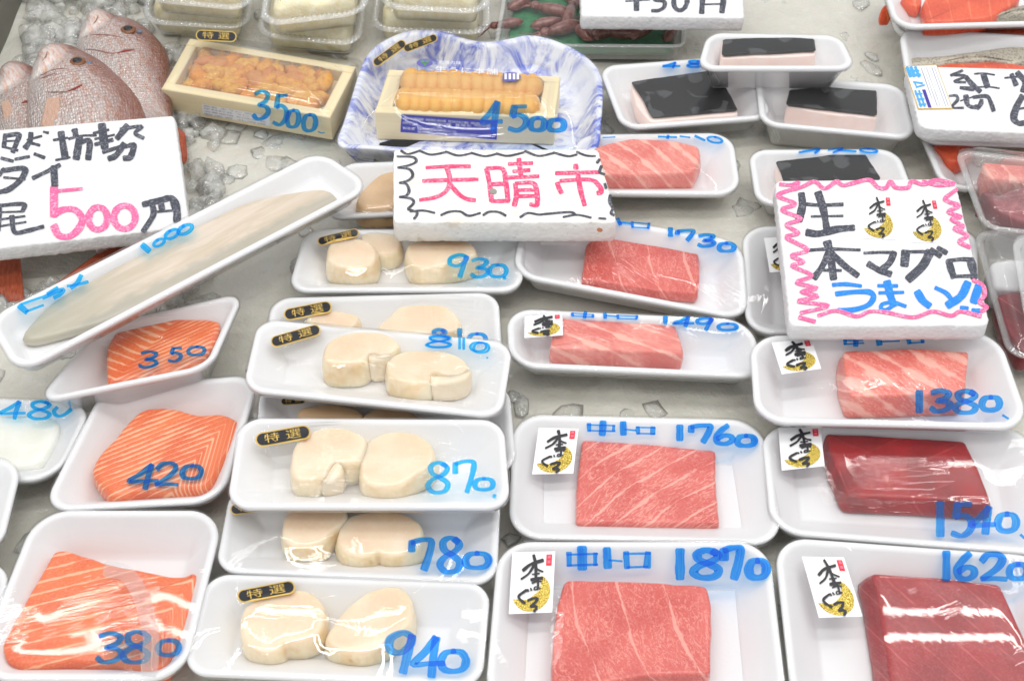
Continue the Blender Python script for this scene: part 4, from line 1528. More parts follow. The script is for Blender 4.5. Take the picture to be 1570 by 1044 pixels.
skin_block('black skinned block in the raised tray sitting on top of two others', [(1085, 50), (1288, 54), (1313, 105), (1069, 105)], .066,
           np.array([(1107, 62), (1248, 56), (1251, 86), (1106, 90)]), np.array([(1109, 60), (1247, 54), (1250, 77), (1108, 84)]), .026, .034, .016)

# ================================================================== red salmon cuts, top right
RG = 'trays of salmon steaks by the white sign'


def cut(fr, pts, thick, mat, base=0.0, **k):
    return add(fr, 'salmon_cut', pts, fr.floor + base + thick, fr.floor + base, mat, smooth=True, edge=.004, rings=16, bulge=.002, **k)


fr38 = pack('lower tray of red salmon at the top right corner, mostly covered', 'seafood pack', 'salmon_steak_pack', [(1350, -30), (1640, -30), (1662, 62), (1377, 58)], .028, group=RG)
cut(fr38, np.array([(1440, 38), (1520, 30), (1620, 30), (1640, 52), (1560, 52), (1470, 46)]), .018, 'salmon_red')
cut(fr38, zp(ZTR, [(20, 70), (60, 40), (120, 60), (120, 100), (30, 100)]), .02, 'salmon_red')
wrap(fr38)
fr37 = pack('top tray of bright orange salmon at the top right corner', 'seafood pack', 'salmon_steak_pack', [(1340, -60), (1640, -60), (1652, 34), (1374, 42)], .052, group=RG)
cut(fr37, zp(ZTR, [(250, -40), (440, -30), (450, 30), (420, 70), (330, 50), (260, 0)]), .014, 'salmon_red')
cut(fr37, zp(ZTR, [(480, 120), (470, 20), (560, -60), (900, -120), (1500, -60), (1440, 60), (1200, 190), (1000, 215), (900, 230), (540, 240), (495, 190)]), .017, 'salmon_red')
cut(fr37, zp(ZTR, [(1200, 185), (1450, 70), (1700, 40), (1800, 130), (1500, 150)]), .014, 'silver_skin')
wrap(fr37, und=.0012)
fr39 = pack('white tray of salmon with grey skin, the white sign lying in it', 'seafood pack', 'salmon_steak_pack', [(1378, 41), (1640, 58), (1682, 226), (1404, 216)], .036, depth=.034, r=.022, group=RG)
cut(fr39, zp(ZTR, [(335, 625), (600, 610), (1050, 550), (1600, 490), (1650, 620), (1500, 700), (1280, 665), (900, 672), (650, 712), (320, 715)]), .022, 'silver_skin', pat=slant(0))
cut(fr39, zp(ZTR, [(620, 725), (700, 690), (950, 675), (1280, 670), (1600, 720), (1600, 850), (600, 850)]), .022, 'salmon_red', pat=slant(10))
wrap(fr39, und=.001)
fr40 = pack('tray of red salmon below the white sign, behind the clear packs', 'seafood pack', 'salmon_steak_pack', [(1405, 190), (1650, 195), (1690, 296), (1446, 288)], .026, group=RG)
cut(fr40, zp(ZR3, [(590, 190), (560, 120), (680, 60), (1030, 50), (1050, 190), (900, 330), (760, 330), (680, 250)]), .016, 'salmon_red')
cut(fr40, zp(ZR3, [(1045, 150), (1100, 90), (1600, 60), (1650, 200), (1350, 262), (1100, 240)]), .018, 'silver_skin')
cut(fr40, zp(ZR3, [(1350, 275), (1600, 235), (1700, 290), (1600, 340), (1400, 320)]), .016, 'salmon_red')
wrap(fr40)

# ================================================================== signs of white foam
sA = board('worn dirty foam sign with pink letters and black scalloped border', 'price_sign',
           [(603, 229), (917, 229), (946, 341), (603, 341)], [.064, .064, .062, .062], .023, 'board_foam_worn', .004)
PK = lambda s, w_: [(p, w_) for p in s]
writing(sA, sA.t, 'pink_lettering', lines(ZS, PK([
    [(270, 160), (400, 152), (555, 152)], [(248, 246), (420, 240), (605, 236)], [(402, 152), (424, 240), (400, 310), (330, 352), (228, 370)],
    [(420, 262), (480, 330), (530, 362), (588, 372)],
    [(662, 168), (682, 270), (695, 378)], [(660, 165), (765, 168), (788, 260), (802, 375)], [(685, 268), (788, 264)], [(695, 378), (808, 376)],
    [(805, 136), (960, 130)], [(835, 184), (942, 176)], [(790, 226), (1000, 216)], [(872, 102), (886, 215)],
    [(848, 265), (856, 340), (842, 408)], [(850, 262), (960, 260), (988, 310), (990, 402), (945, 398)], [(860, 306), (985, 304)], [(855, 346), (985, 344)],
    [(1242, 140), (1244, 168)], [(1112, 196), (1392, 190)], [(1122, 258), (1132, 290), (1150, 325)], [(1142, 246), (1330, 238), (1392, 275), (1408, 318), (1382, 326)],
    [(1256, 200), (1272, 300), (1300, 405)]], 34)), 'marker_rose', False, .00012, .75)
writing(sA, sA.t, 'black_border', lines(ZS, [(p, 20) for p in [
    [(105, 50), (150, 72), (230, 50)], [(225, 50), (300, 76), (400, 60)], [(395, 56), (480, 82), (570, 66)], [(560, 64), (650, 86), (735, 70)], [(725, 68), (800, 84), (905, 62)],
    [(910, 52), (1000, 84), (1100, 66)], [(1095, 62), (1190, 86), (1250, 76)], [(1248, 58), (1310, 82), (1370, 86)],
    [(80, 88), (180, 92), (205, 120), (160, 145), (85, 160)], [(85, 160), (160, 172), (182, 212), (150, 245), (95, 260)], [(95, 260), (140, 268), (158, 310), (140, 342), (95, 352)],
    [(95, 352), (170, 362), (188, 390), (150, 430)], [(150, 432), (205, 448), (208, 470), (190, 495)], [(165, 446), (250, 440), (325, 455)], [(365, 470), (420, 448), (490, 446), (545, 474), (622, 456)],
    [(640, 470), (680, 448), (740, 450), (788, 474)], [(880, 484), (930, 456), (1000, 466), (1050, 462), (1200, 450), (1240, 466)], [(1160, 482), (1250, 468), (1342, 486)],
    [(1380, 130), (1398, 108)], [(1410, 150), (1398, 190), (1430, 206)], [(1430, 265), (1440, 296)], [(1466, 340), (1462, 385), (1484, 425), (1472, 455), (1492, 472)], [(1392, 490), (1438, 494)]]]), 'marker_black', False, .0005, .6)
patch(sA, sA.t, 'grey_smudge', [zp(ZS, ellipse(704, 316, 26, 18, 10, 0, 340, 14))], flat('smudge', srgb(150, 146, 140), .7) or 'smudge', False, .0008)
patch(sA, sA.t, 'rust_spot', [zp(ZS, ellipse(1398, 568, 20, 14, 10, 0, 340, 14))], flat('rust', srgb(150, 92, 60), .7) or 'rust', False, .0008)

sB = board('white foam sign with pink zigzag border and two gold emblems', 'price_sign',
           [(1188, 277), (1464, 274), (1518, 499), (1211, 500)], [.064, .064, .072, .072], .016, r=.006)
g31 = G[3][1]
BK = [([(230, 145), (236, 220), (214, 310)], 46), ([(238, 208), (340, 216), (480, 212)], 26), ([(330, 140), (362, 240), (385, 372)], 50), ([(290, 284), (480, 281)], 20),
      ([(262, 380), (335, 388), (440, 362), (545, 352)], 52),
      ([(275, 487), (400, 480), (583, 486)], 26), ([(385, 436), (405, 520), (424, 660)], 50), ([(398, 500), (352, 590), (305, 655)], 42), ([(408, 500), (490, 580), (570, 640)], 42), ([(362, 607), (470, 609)], 22),
      ([(607, 505), (700, 500), (795, 502)], 24), ([(788, 500), (762, 560), (718, 602)], 48), ([(632, 568), (700, 608), (768, 632)], 44),
      ([(858, 492), (850, 580)], 48), ([(862, 498), (940, 496), (1015, 497)], 24), ([(1005, 495), (960, 580), (872, 664)], 54), ([(1008, 482), (1068, 524)], 34), ([(1050, 472), (1104, 504)], 34),
      ([(1116, 548), (1130, 600), (1148, 650)], 44), ([(1108, 552), (1190, 542), (1255, 544)], 30), ([(1245, 540), (1262, 600), (1270, 655)], 48), ([(1145, 645), (1265, 642)], 26)]
writing(sB, sB.t, 'black_lettering', lines(g31, BK), 'marker_black', False, .00012, .8, jit=.09)
writing(sB, sB.t, 'blue_lettering', lines(g31, [([(418, 696), (500, 692), (590, 703)], 28), ([(438, 750), (560, 738), (640, 740), (664, 770), (630, 818), (540, 846), (452, 848)], 36),
        ([(690, 701), (808, 702)], 26), ([(697, 744), (845, 741)], 24), ([(745, 676), (766, 760), (786, 822)], 48), ([(795, 812), (740, 846), (708, 836), (722, 810), (785, 802), (858, 825)], 26),
        ([(926, 736), (960, 790), (1002, 824)], 44), ([(1036, 713), (1100, 745), (1132, 782)], 30), ([(1232, 682), (1190, 765), (1108, 820)], 52), ([(1298, 702), (1266, 800)], 54), ([(1188, 832), (1232, 838)], 28), ([(1258, 850), (1305, 852)], 34)]),
        'marker_blue', False, .0004, .8, jit=.08)
writing(sB, sB.t, 'pink_border', lines(g31, [(p, 27) for p in [
    [(100, 92), (170, 96), (212, 82), (182, 122), (240, 105), (310, 76), (370, 118), (440, 76), (480, 98), (560, 80), (640, 66), (690, 110), (738, 114), (765, 76), (800, 112), (870, 112), (895, 74), (965, 94), (1040, 68), (1150, 86)],
    [(960, 74), (1050, 98), (1150, 92)],
    [(1165, 122), (1096, 176), (1114, 196), (1176, 222), (1114, 258), (1190, 288), (1132, 302), (1205, 346), (1150, 358), (1228, 400), (1180, 436), (1245, 472)],
    [(185, 118), (88, 160), (192, 210), (112, 246), (226, 300), (140, 336), (212, 386), (140, 412), (268, 486), (172, 520), (242, 560), (172, 582), (292, 640), (202, 682), (322, 716), (230, 738), (326, 766), (210, 796), (390, 822), (225, 866)],
    [(215, 892), (312, 918)], [(330, 882), (440, 852), (560, 886), (640, 857), (740, 862), (900, 892), (1020, 857), (1130, 882), (1190, 857), (1310, 886)],
    [(1262, 668), (1322, 702), (1332, 760), (1302, 800), (1345, 832), (1310, 858)]]]), 'marker_pink', False, .0006, .8)
tuna_emblem(sB, sB.t, zp(g31, [(588, 158), (772, 160), (806, 424), (592, 416)]), False)
tuna_emblem(sB, sB.t, zp(g31, [(866, 176), (1048, 178), (1104, 444), (888, 440)]), False)

sC = board('plain white foam sign with black letters and a pink 500, lying over the sea breams', 'price_sign',
           [(-62, 204), (267, 177), (291, 348), (-46, 386)], [.062, .062, .050, .050], .016, r=.003)
writing(sC, sC.t, 'black_lettering', lines(ZSL, [
    ([(28, 122), (20, 190)], 22), ([(28, 130), (96, 124), (86, 165), (66, 215)], 30), ([(30, 158), (82, 156)], 13), ([(12, 186), (92, 206)], 18),
    ([(140, 152), (216, 132)], 16), ([(160, 115), (156, 155), (130, 195)], 28), ([(152, 165), (205, 180)], 22), ([(225, 110), (250, 116)], 18),
    ([(6, 246), (68, 262)], 22), ([(78, 252), (152, 238)], 20), ([(178, 224), (230, 244)], 24),
    ([(276, 153), (350, 141)], 16), ([(315, 112), (338, 248)], 38), ([(288, 256), (362, 242)], 16), ([(385, 98), (392, 130)], 32), ([(355, 147), (420, 131), (498, 129)], 16), ([(412, 138), (394, 250)], 38), ([(415, 166), (462, 158), (456, 252)], 34),
    ([(482, 118), (562, 100)], 16), ([(526, 72), (542, 195)], 40), ([(492, 176), (582, 152)], 28), ([(490, 148), (592, 126)], 14), ([(604, 146), (660, 78)], 30), ([(622, 98), (730, 82), (698, 118), (742, 144)], 22),
    ([(532, 216), (640, 182)], 24), ([(642, 172), (600, 232), (562, 250)], 36), ([(650, 186), (690, 182), (674, 240), (640, 248)], 34),
    ([(22, 300), (-4, 335)], 22), ([(10, 312), (124, 300), (112, 352), (52, 405), (-10, 424)], 32), ([(20, 346), (130, 356)], 16),
    ([(170, 350), (250, 312), (310, 282)], 26), ([(278, 290), (284, 390)], 40),
    ([(-8, 492), (120, 484), (118, 520)], 26), ([(-8, 526), (120, 522)], 13), ([(-2, 505), (-10, 622)], 26), ([(10, 562), (130, 546)], 14), ([(2, 598), (135, 576)], 13), ([(62, 545), (76, 628), (140, 622), (225, 600)], 28),
    ([(786, 480), (792, 540), (740, 625)], 34), ([(740, 486), (830, 464), (888, 456), (914, 520), (914, 575)], 38), ([(830, 472), (838, 515)], 34), ([(785, 526), (905, 516)], 15)]),
    'marker_black', False, .00012, .75, jit=.1)
writing(sC, sC.t, 'pink_price', lines(ZSL, [([(280, 396), (279, 545)], 42), ([(300, 416), (425, 405)], 20), ([(275, 540), (330, 512), (390, 515), (425, 560), (408, 610), (360, 650), (305, 645), (278, 595)], 38),
    (ellipse(507, 558, 48, 58, 5), 36), (ellipse(644, 552, 55, 60, 5), 36)]), 'marker_pink', False, .0005, .8)

sD = board('white foam sign with black letters and a foil label at its left end', 'price_sign',
           [(1388, 101), (1650, 108), (1664, 208), (1410, 198)], [.060, .060, .058, .058], .014, r=.010)
writing(sD, sD.t, 'black_lettering', lines(ZSR, [
    ([(690, 186), (640, 212), (572, 236)], 37), ([(575, 232), (720, 244), (610, 296), (720, 306)], 32), ([(722, 250), (780, 320), (868, 400)], 51), ([(670, 360), (800, 375)], 56),
    ([(808, 222), (900, 216), (1010, 232)], 22), ([(898, 226), (940, 355)], 56), ([(838, 354), (960, 352), (1058, 366)], 20),
    ([(1112, 262), (1290, 246)], 24), ([(1180, 226), (1226, 334)], 56), ([(1236, 206), (1310, 300), (1292, 400)], 56),
    ([(558, 442), (625, 440), (640, 482), (585, 555), (700, 562)], 32), ([(668, 492), (830, 440)], 17), ([(722, 436), (742, 530), (800, 556), (832, 548)], 49), ([(798, 456), (930, 446), (972, 510), (1000, 592)], 49), ([(880, 480), (872, 520), (836, 570)], 44),
    ([(1292, 442), (1236, 540), (1202, 660), (1252, 716), (1330, 708)], 68), ([(1222, 580), (1310, 562)], 27)]), 'marker_black', False, .00012, .8, jit=.1)
TLc, TRc, BRc, BLc = [np.array(p, float) for p in ((98, 145), (430, 134), (590, 575), (245, 580))]


def lab(x, y):
    return tuple((TLc * (1 - x) + TRc * x) * (1 - y) + (BLc * (1 - x) + BRc * x) * y)


def labq(x0, y0, x1, y1, n=4):
    e = np.linspace(0, 1, n + 1)[:-1]
    p = np.vstack([np.c_[e, 0 * e], np.c_[0 * e + 1, e], np.c_[1 - e, 0 * e + 1], np.c_[0 * e, 1 - e]])
    return zp(ZSR, [lab(x0 + a * (x1 - x0), y0 + b_ * (y1 - y0)) for a, b_ in p])


o = patch(sD, sD.t, 'foil_label', [labq(0, 0, 1, 1)], 'gold_print', False, .0005)
patch(sD, o, 'label_face', [labq(.025, .02, .975, .98)], 'sticker_paper', False, .0008)
patch(sD, o, 'purple_bar', [labq(.30, .56, .40, .97)], flat('bar_purple', srgb(62, 48, 150), .4) or 'bar_purple', False, .0011)
writing(sD, o, 'blue_print', [(zp(ZSR, [lab(*p) for p in s]), w_ * ZSR[2]) for s, w_ in [
    ([(.08, .04), (.10, .26)], 34), ([(.2, .04), (.21, .26)], 34), ([(.33, .04), (.35, .27)], 30), ([(.08, .13), (.40, .13)], 20), ([(.1, .22), (.4, .23)], 26),
    ([(.12, .38), (.38, .42)], 18), ([(.16, .50), (.42, .46)], 18), ([(.15, .38), (.17, .52)], 14),
    ([(.09, .58), (.10, .95)], 20), ([(.2, .58), (.21, .95)], 20), ([(.06, .66), (.26, .66)], 16), ([(.06, .78), (.26, .78)], 16), ([(.06, .9), (.26, .9)], 16)]], 'print_sky', False, .0012, .9)
writing(sD, o, 'fine_print', [(zp(ZSR, [lab(x_, .06 + .0 * k), lab(x_, .94)]), 5 * ZSR[2]) for k, x_ in enumerate((.50, .58, .66, .74, .82, .90))], 'print_grey', False, .0009, 1, jit=.4)

sE = board('white foam sign at the top edge showing the lower half of 450 yen', 'price_sign',
           [(888, -70), (1136, -70), (1141, 28), (891, 25)], [.060, .060, .058, .058], .016, r=.003)
writing(sE, sE.t, 'black_lettering', lines(ZQ, [([(925, -30), (926, 64)], 34), ([(860, 10), (1005, 2)], 12), ([(1040, -40), (1036, 0), (1090, 12), (1092, 45), (1060, 66), (1018, 68)], 26), (ellipse(1190, 10, 40, 56, 8), 30),
    ([(1324, -20), (1318, 82)], 34), ([(1324, -20), (1440, -22), (1440, 78)], 34), ([(1322, 30), (1440, 27)], 14)]), 'marker_black', False, .00012, .8)


# ================================================================== sea urchin boxes
def clear_film(fr, parent, obs, name='cling_film', mat='cling_film', und=.0012, seed=3, skirt=False, r=.012):
    fr.r, fr.slope, fr.depth = r, .004, .01
    film_surface(fr, obs, und=und, seed=seed)
    film(fr, parent, mat, skirt=skirt, name=name)


ubox = Frame(list(zp(ZU, [(318, 263), (1458, 458), (1280, 808), (122, 610)])), .030)
ut = thing('sea_urchin_box', 'wooden box of loose orange sea urchin roe in a clear bag, marked 3500', 'seafood pack', base_of(ubox, .030))
W_, L_, tk = ubox.W, ubox.L, .010
box_frame(ubox, ut, 'box_side', 0, 0, W_, tk, -.027, 0, 'pale_wood')
box_frame(ubox, ut, 'box_side', 0, L_ - tk, W_, L_, -.027, 0, 'pale_wood')
box_frame(ubox, ut, 'box_side', 0, tk + .0002, tk, L_ - tk - .0002, -.027, -.0002, 'pale_wood')
box_frame(ubox, ut, 'box_side', W_ - tk, tk + .0002, W_, L_ - tk - .0002, -.027, -.0002, 'pale_wood')
box_frame(ubox, ut, 'box_floor', tk + .0002, tk + .0002, W_ - tk - .0002, L_ - tk - .0002, -.0268, -.012, 'pale_wood')
variants = []
for k in range(5):
    g = np.random.default_rng(k)
    p1, p2 = g.uniform(0, 6, 2)
    V, F = ball(.0118 * g.uniform(.9, 1.15), .0072 * g.uniform(.9, 1.15), .0062, 18, 12,
                lambda d: 1 + .10 * math.sin(7 * d[0] + p1) * math.sin(6 * d[1] + p2) - .10 * math.exp(-(d[1] / .12) ** 2) * max(d[2], 0))
    variants.append((V, F))
protos = {}
g = np.random.default_rng(21)
nx_, ny_ = 9, 5
for layer in range(1):
    for j in range(ny_):
        for i in range(nx_):
            x = tk + .011 + (W_ - 2 * tk - .022) * (i + .5 * (j % 2) * .9) / (nx_ - .55) + g.normal(0, .0016)
            y = tk + .009 + (L_ - 2 * tk - .018) * j / (ny_ - 1) + g.normal(0, .0012)
            x = min(max(x, tk + .012), W_ - tk - .012)
            P = ubox.xy(np.array([x]), np.array([y]), -.0055 + g.normal(0, .0014) + .002 * (0 < j < ny_ - 1))[0]
            k = int(g.integers(5))
            mt = Matrix.Translation(Vector(P - np.array(ut.location))) @ Matrix.Rotation(g.uniform(-.9, .9) + (1.57 if g.random() < .2 else 0) + math.radians(-8), 4, 'Z') @ Matrix.Rotation(g.normal(0, .2), 4, 'X') @ Matrix.Scale(g.uniform(.86, 1.2), 4)
            if k not in protos:
                o = mesh('roe_lobe', variants[k][0] + np.array(ut.location), variants[k][1], 'uni', ut)
                o.matrix_local = mt
                protos[k] = o
            else:
                copy_under(protos[k], ut, mt)
# front label with tiny print
bc = [ubox.xy(np.array([x_]), np.array([0.0]), np.array([w_]))[0] for x_, w_ in ((0, 0), (W_, 0), (W_, -.027), (0, -.027))]
sd = Frame.world(*bc)
o = patch(sd, ut, 'printed_label', [zp(ZU, [(402, 712), (560, 740), (720, 768), (870, 795), (876, 866), (720, 838), (560, 810), (408, 782)])], 'sticker_paper', False, .0006)
for k in range(4):
    y0 = 718 + 18 * k
    printed(sd, o, 'fine_print', ['品名 生うに 加工者', '原材料名 うに 保存', '消費期限 別途記載', '製造者 北海道'][k], zp(ZU, [(415, y0), (845, y0 + 76), (846, y0 + 87), (416, y0 + 11)]), 'print_grey', False, .0009)
# clear lid with a raised centre, then the bag round it all
lid = Frame(list(zp(ZU, [(345, 285), (1392, 462), (1232, 785), (190, 600)])), .0312)
lw_, ll_ = lid.W, lid.L
V = []
N = 96
for d, wz in ((0, .0), (.004, .0004), (.010, .0006), (.016, .0085), (.0175, .0095), (.019, .0095), (.026, .0094)):
    p = rr_even(lw_, ll_, .008, d, N)
    V.append(lid.xy(p[:, 0], p[:, 1], wz))
mesh('clear_lid', np.vstack(V), strip_faces(7, N) + [tuple(range(6 * N, 7 * N))], 'clear_plastic', ut, uv=np.vstack(V)[:, :2])
def ring(pts, z, n=26, r=9):
    return np.array([at(q[0], q[1], z) for q in resample(rounded(zp(ZU, pts), r), 4 * n)])


N = 104
V = []
boxq = [(318, 263), (1458, 458), (1280, 808), (122, 610)]
for pts, z in (([(262, 225), (1505, 425), (1330, 1005), (5, 745)], .002), ([(268, 205), (1512, 408), (1338, 985), (10, 728)], .007), ([(285, 235), (1492, 440), (1312, 900), (75, 690)], .022),
               ([(316, 258), (1462, 454), (1284, 806), (118, 606)], .0322), ([(350, 280), (1400, 455), (1240, 775), (190, 590)], .0345), ([(420, 300), (1340, 452), (1200, 690), (290, 515)], .0435), ([(520, 340), (1240, 460), (1120, 640), (420, 490)], .0440)):
    V.append(ring(pts, z))
V = np.vstack(V + [V[-1].mean(0)[None]])
F = [tuple(reversed(f)) for f in strip_faces(7, N)] + [(6 * N + (i + 1) % N, 6 * N + i, 7 * N) for i in range(N)]
mesh('clear_bag', V, F, 'cling_film', ut, uv=V[:, :2] + 2)
pl = Frame(list(zp(ZU, [(735, 585), (1270, 675), (1262, 960), (730, 870)])), [.048, .048, .016, .016])
writing(pl, ut, 'price_writing', digits(ZU, [('3', 750, 628, 862, 818), ('5', 888, 652, 988, 858), ('0', 985, 755, 1068, 876), ('0', 1095, 785, 1185, 902)], 36, .05) + lines(ZU, [([(1203, 905), (1222, 914), (1245, 912)], 12)]), 'ink_blue', False, .0008)
bag = Frame([(285, 57), (560, 98), (520, 224), (222, 172)], .046)
pill_sticker(bag, ut, ZU, 500, 253, 280, 74, -3, False)

# blue marbled dish with a second box
dishp = [(25, 690), (60, 590), (110, 430), (150, 300), (200, 195), (290, 122), (420, 66), (530, 60), (640, 66), (760, 108), (880, 128), (1000, 112), (1120, 90), (1260, 116), (1420, 190), (1520, 285), (1546, 400), (1535, 600), (1512, 735), (1380, 790), (1200, 775), (1000, 790), (800, 770), (600, 745), (400, 752), (200, 738), (60, 732)]
dq = Frame(list(zp(ZV, [(150, 60), (1500, 100), (1520, 770), (30, 735)])), .030)
dt = thing('sea_urchin_dish', 'blue and white marbled dish with a box of rowed sea urchin roe, marked 4500', 'seafood pack', base_of(dq, .030))
P = resample(catmull(ccw(dq.loc(zp(ZV, dishp), 0)), True, 6), 160)
cen = P.mean(0)
nr = normals2(P)
V, UV = [], []
for d, wz in ((-.028, -.029), (-.016, -.028), (-.006, -.010), (0, -.001), (-.0012, .0004), (-.005, 0), (-.0075, -.003), (-.017, -.021), (-.022, -.0255), (-.030, -.027)):
    q = P + nr * d
    V.append(dq.xy(q[:, 0], q[:, 1], wz))
    UV.append(q)
q0 = P - nr * .030
for t in (.75, .5, .25):
    q = cen + (q0 - cen) * t
    V.append(dq.xy(q[:, 0], q[:, 1], -.027))
    UV.append(q)
n = len(V)
mesh('dish', np.vstack(V), strip_faces(n, 160) + [tuple(range((n - 1) * 160, n * 160)), tuple(reversed(range(160)))], 'blue_marble', dt, uv=np.vstack(UV))
TRAYS.append(dq)
ub = Frame(list(zp(ZV, [(322, 286), (1302, 326), (1268, 562), (240, 530)])), .036)
W_, L_ = ub.W, ub.L
tk = .009
box_frame(ub, dt, 'box_side', 0, 0, W_, tk, -.032, 0, 'pale_wood')
box_frame(ub, dt, 'box_side', 0, L_ - tk, W_, L_, -.032, 0, 'pale_wood')
box_frame(ub, dt, 'box_side', 0, tk + .0002, tk * 1.6, L_ - tk - .0002, -.032, -.0002, 'pale_wood')
box_frame(ub, dt, 'box_side', W_ - tk * 1.6, tk + .0002, W_, L_ - tk - .0002, -.032, -.0002, 'pale_wood')
box_frame(ub, dt, 'box_floor', tk * 1.6 + .0002, tk + .0002, W_ - tk * 1.6 - .0002, L_ - tk - .0002, -.0318, -.010, 'pale_wood')
V, F = ball(.0105, .0155, .0098, 20, 14, lambda d: 1 + .02 * math.sin(9 * d[0]))
pr = None
for row, (yy, n_, hz) in enumerate(((L_ * .30, 13, -.001), (L_ * .70, 12, .001))):
    for i in range(n_):
        x = tk * 1.6 + .010 + (W_ - 3.2 * tk - .020) * i / (n_ - 1)
        pos = ub.xy(np.array([x]), np.array([yy]), hz + g.normal(0, .0004))[0]
        mt = Matrix.Translation(Vector(pos - np.array(dt.location))) @ Matrix.Rotation(g.normal(0, .1), 4, 'Z') @ Matrix.Rotation(g.normal(0, .08), 4, 'Y') @ Matrix.Scale(g.uniform(.94, 1.06), 4)
        if pr is None:
            pr = mesh('roe_lobe', V + np.array(dt.location), F, 'uni_row', dt)
            pr.matrix_local = mt
        else:
            copy_under(pr, dt, mt)
# lid: one clear ridge over each row, printed
V = []
N = 96
lid = Frame(list(zp(ZV, [(345, 300), (1280, 335), (1250, 545), (262, 520)])), .0372)
for d, wz in ((0, 0), (.004, .0004), (.008, .0006), (.0125, .0095), (.014, .0105), (.0155, .0106)):
    p = rr_even(lid.W, lid.L, .008, d, N)
    V.append(lid.xy(p[:, 0], p[:, 1], wz))
mesh('clear_lid', np.vstack(V), strip_faces(6, N) + [tuple(range(5 * N, 6 * N))], 'clear_plastic', dt, uv=np.vstack(V)[:, :2])
lt = Frame(list(zp(ZV, [(420, 222), (1180, 250), (1180, 390), (400, 360)])), .0482)
o = patch(lt, dt, 'round_emblem', [zp(ZV, ellipse(527, 250, 46, 24, 0, 0, 346, 26))], 'purple_print', False, .0002)
patch(lt, o, 'emblem_leaf', [zp(ZV, ellipse(x_, y_, 13, 7, r_, 0, 330, 12)) for x_, y_, r_ in ((515, 246, 30), (540, 246, -30), (528, 258, 90))], 'leaf_green', False, .0005)
printed(lt, dt, 'lid_lettering', '北海の味', zp(ZV, [(605, 236), (735, 242), (735, 262), (605, 256)]), 'print_white', False, .0003)
printed(lt, dt, 'lid_lettering', '生うに本舗', zp(ZV, [(585, 268), (945, 284), (945, 320), (585, 302)]), 'print_white', False, .0003)
o = patch(lt, dt, 'oval_emblem', [zp(ZV, [(975, 308), (1010, 303), (1050, 306), (1075, 322), (1075, 336), (1050, 352), (1010, 356), (970, 352)])], 'purple_print', False, .0002)
patch(lt, o, 'emblem_mark', [zp(ZV, [(x_, 312), (x_ + 14, 312), (x_ + 14, 346), (x_, 346)]) for x_ in (982, 1006, 1030, 1052)], 'print_white', False, .0005)
# blue label on the box front
q_ = zp(ZV, [(394, 541), (942, 578), (938, 686), (388, 642)])
bc = [ub.xy(np.array([x_]), np.array([0.0]), np.array([w_]))[0] for x_, w_ in ((0, 0), (W_, 0), (W_, -.032), (0, -.032))]
sd = Frame.world(*bc)
o = patch(sd, dt, 'blue_label', [np.vstack([np.linspace(q_[i], q_[(i + 1) % 4], 8)[:-1] for i in range(4)])], 'print_blue', False, .0006)
for y0, x0, x1, t in ((549, 405, 905, '賞味期限 採取海域 別記記載 保存方法'), (575, 400, 480, '名称 生うに'), (577, 545, 680, '別記記載'), (588, 700, 790, '養殖名'), (590, 810, 900, '別記記載'), (606, 402, 470, '製造者'), (610, 485, 705, '北海道根室市花咲港235-178'), (628, 485, 660, '有限会社 内水産'), (638, 690, 820, 'TEL 0153-25-9247')):
    sl = .075
    printed(sd, o, 'label_lettering', t, zp(ZV, [(x0, y0 + (x0 - 400) * sl * 0 + 4), (x1, y0 + (x1 - x0) * sl + 4), (x1, y0 + (x1 - x0) * sl + 18), (x0, y0 + 18)]), 'print_white', False, .0010)
dfr = Frame(list(zp(ZV, [(170, 62), (1520, 95), (1540, 775), (25, 735)])), .030)
dfr.film = None
# wrap: membrane over dish outline and box
Wd, Ld = dfr.W, dfr.L
X, Y = np.meshgrid(np.linspace(0, Wd, 100), np.linspace(0, Ld, 70))
Pd = resample(catmull(ccw(dfr.loc(zp(ZV, dishp), 0)), True, 6), 160)
bxp = dfr.loc(zp(ZV, [(330, 290), (1295, 330), (1262, 560), (245, 530)]), .0085)
ldp = dfr.loc(zp(ZV, [(400, 225), (1200, 255), (1190, 440), (370, 410)]), .0195)
ob = np.where(inside(bxp, X, Y), .0085, -1)
ob = np.where(inside(ldp, X, Y), .0195, ob)
out_ = ~inside(Pd, X, Y)
H = np.where(ob > 0, ob, .0012)
for _ in range(500):
    A = H.copy()
    A[1:-1, 1:-1] = .25 * (H[1:-1, 2:] + H[1:-1, :-2] + H[2:, 1:-1] + H[:-2, 1:-1])
    H = np.maximum(A, ob)
    H[out_] = .0012
    H[0], H[-1], H[:, 0], H[:, -1] = .0012, .0012, .0012, .0012
H = np.maximum(H + .0005 * wavy(X * 40, Y * 60, 9) * (ob < 0) * ~out_, ob)
for _ in range(5):
    Q = np.pad(H, 1, 'edge')
    Q = (Q[:, :-2] + 2 * Q[:, 1:-1] + Q[:, 2:]) / 4
    H = (Q[:-2] + 2 * Q[1:-1] + Q[2:]) / 4
dfr.film = H + .0006
cen = Pd.mean(0)
V, UV = [], []
for k in range(34):
    p = cen + (Pd - cen) * (1 - k / 34)
    V.append(dfr.xy(p[:, 0], p[:, 1], dfr.h(p[:, 0] / Wd, p[:, 1] / Ld)))
    UV.append(p + 3)
V.append(dfr.xy(cen[:1], cen[1:], dfr.h(cen[:1] / Wd, cen[1:] / Ld)))
UV.append(cen[None])
mesh('cling_film', np.vstack(V), strip_faces(34, 160) + [(33 * 160 + i, 33 * 160 + (i + 1) % 160, 34 * 160) for i in range(160)], 'cling_film', dt, uv=np.vstack(UV))
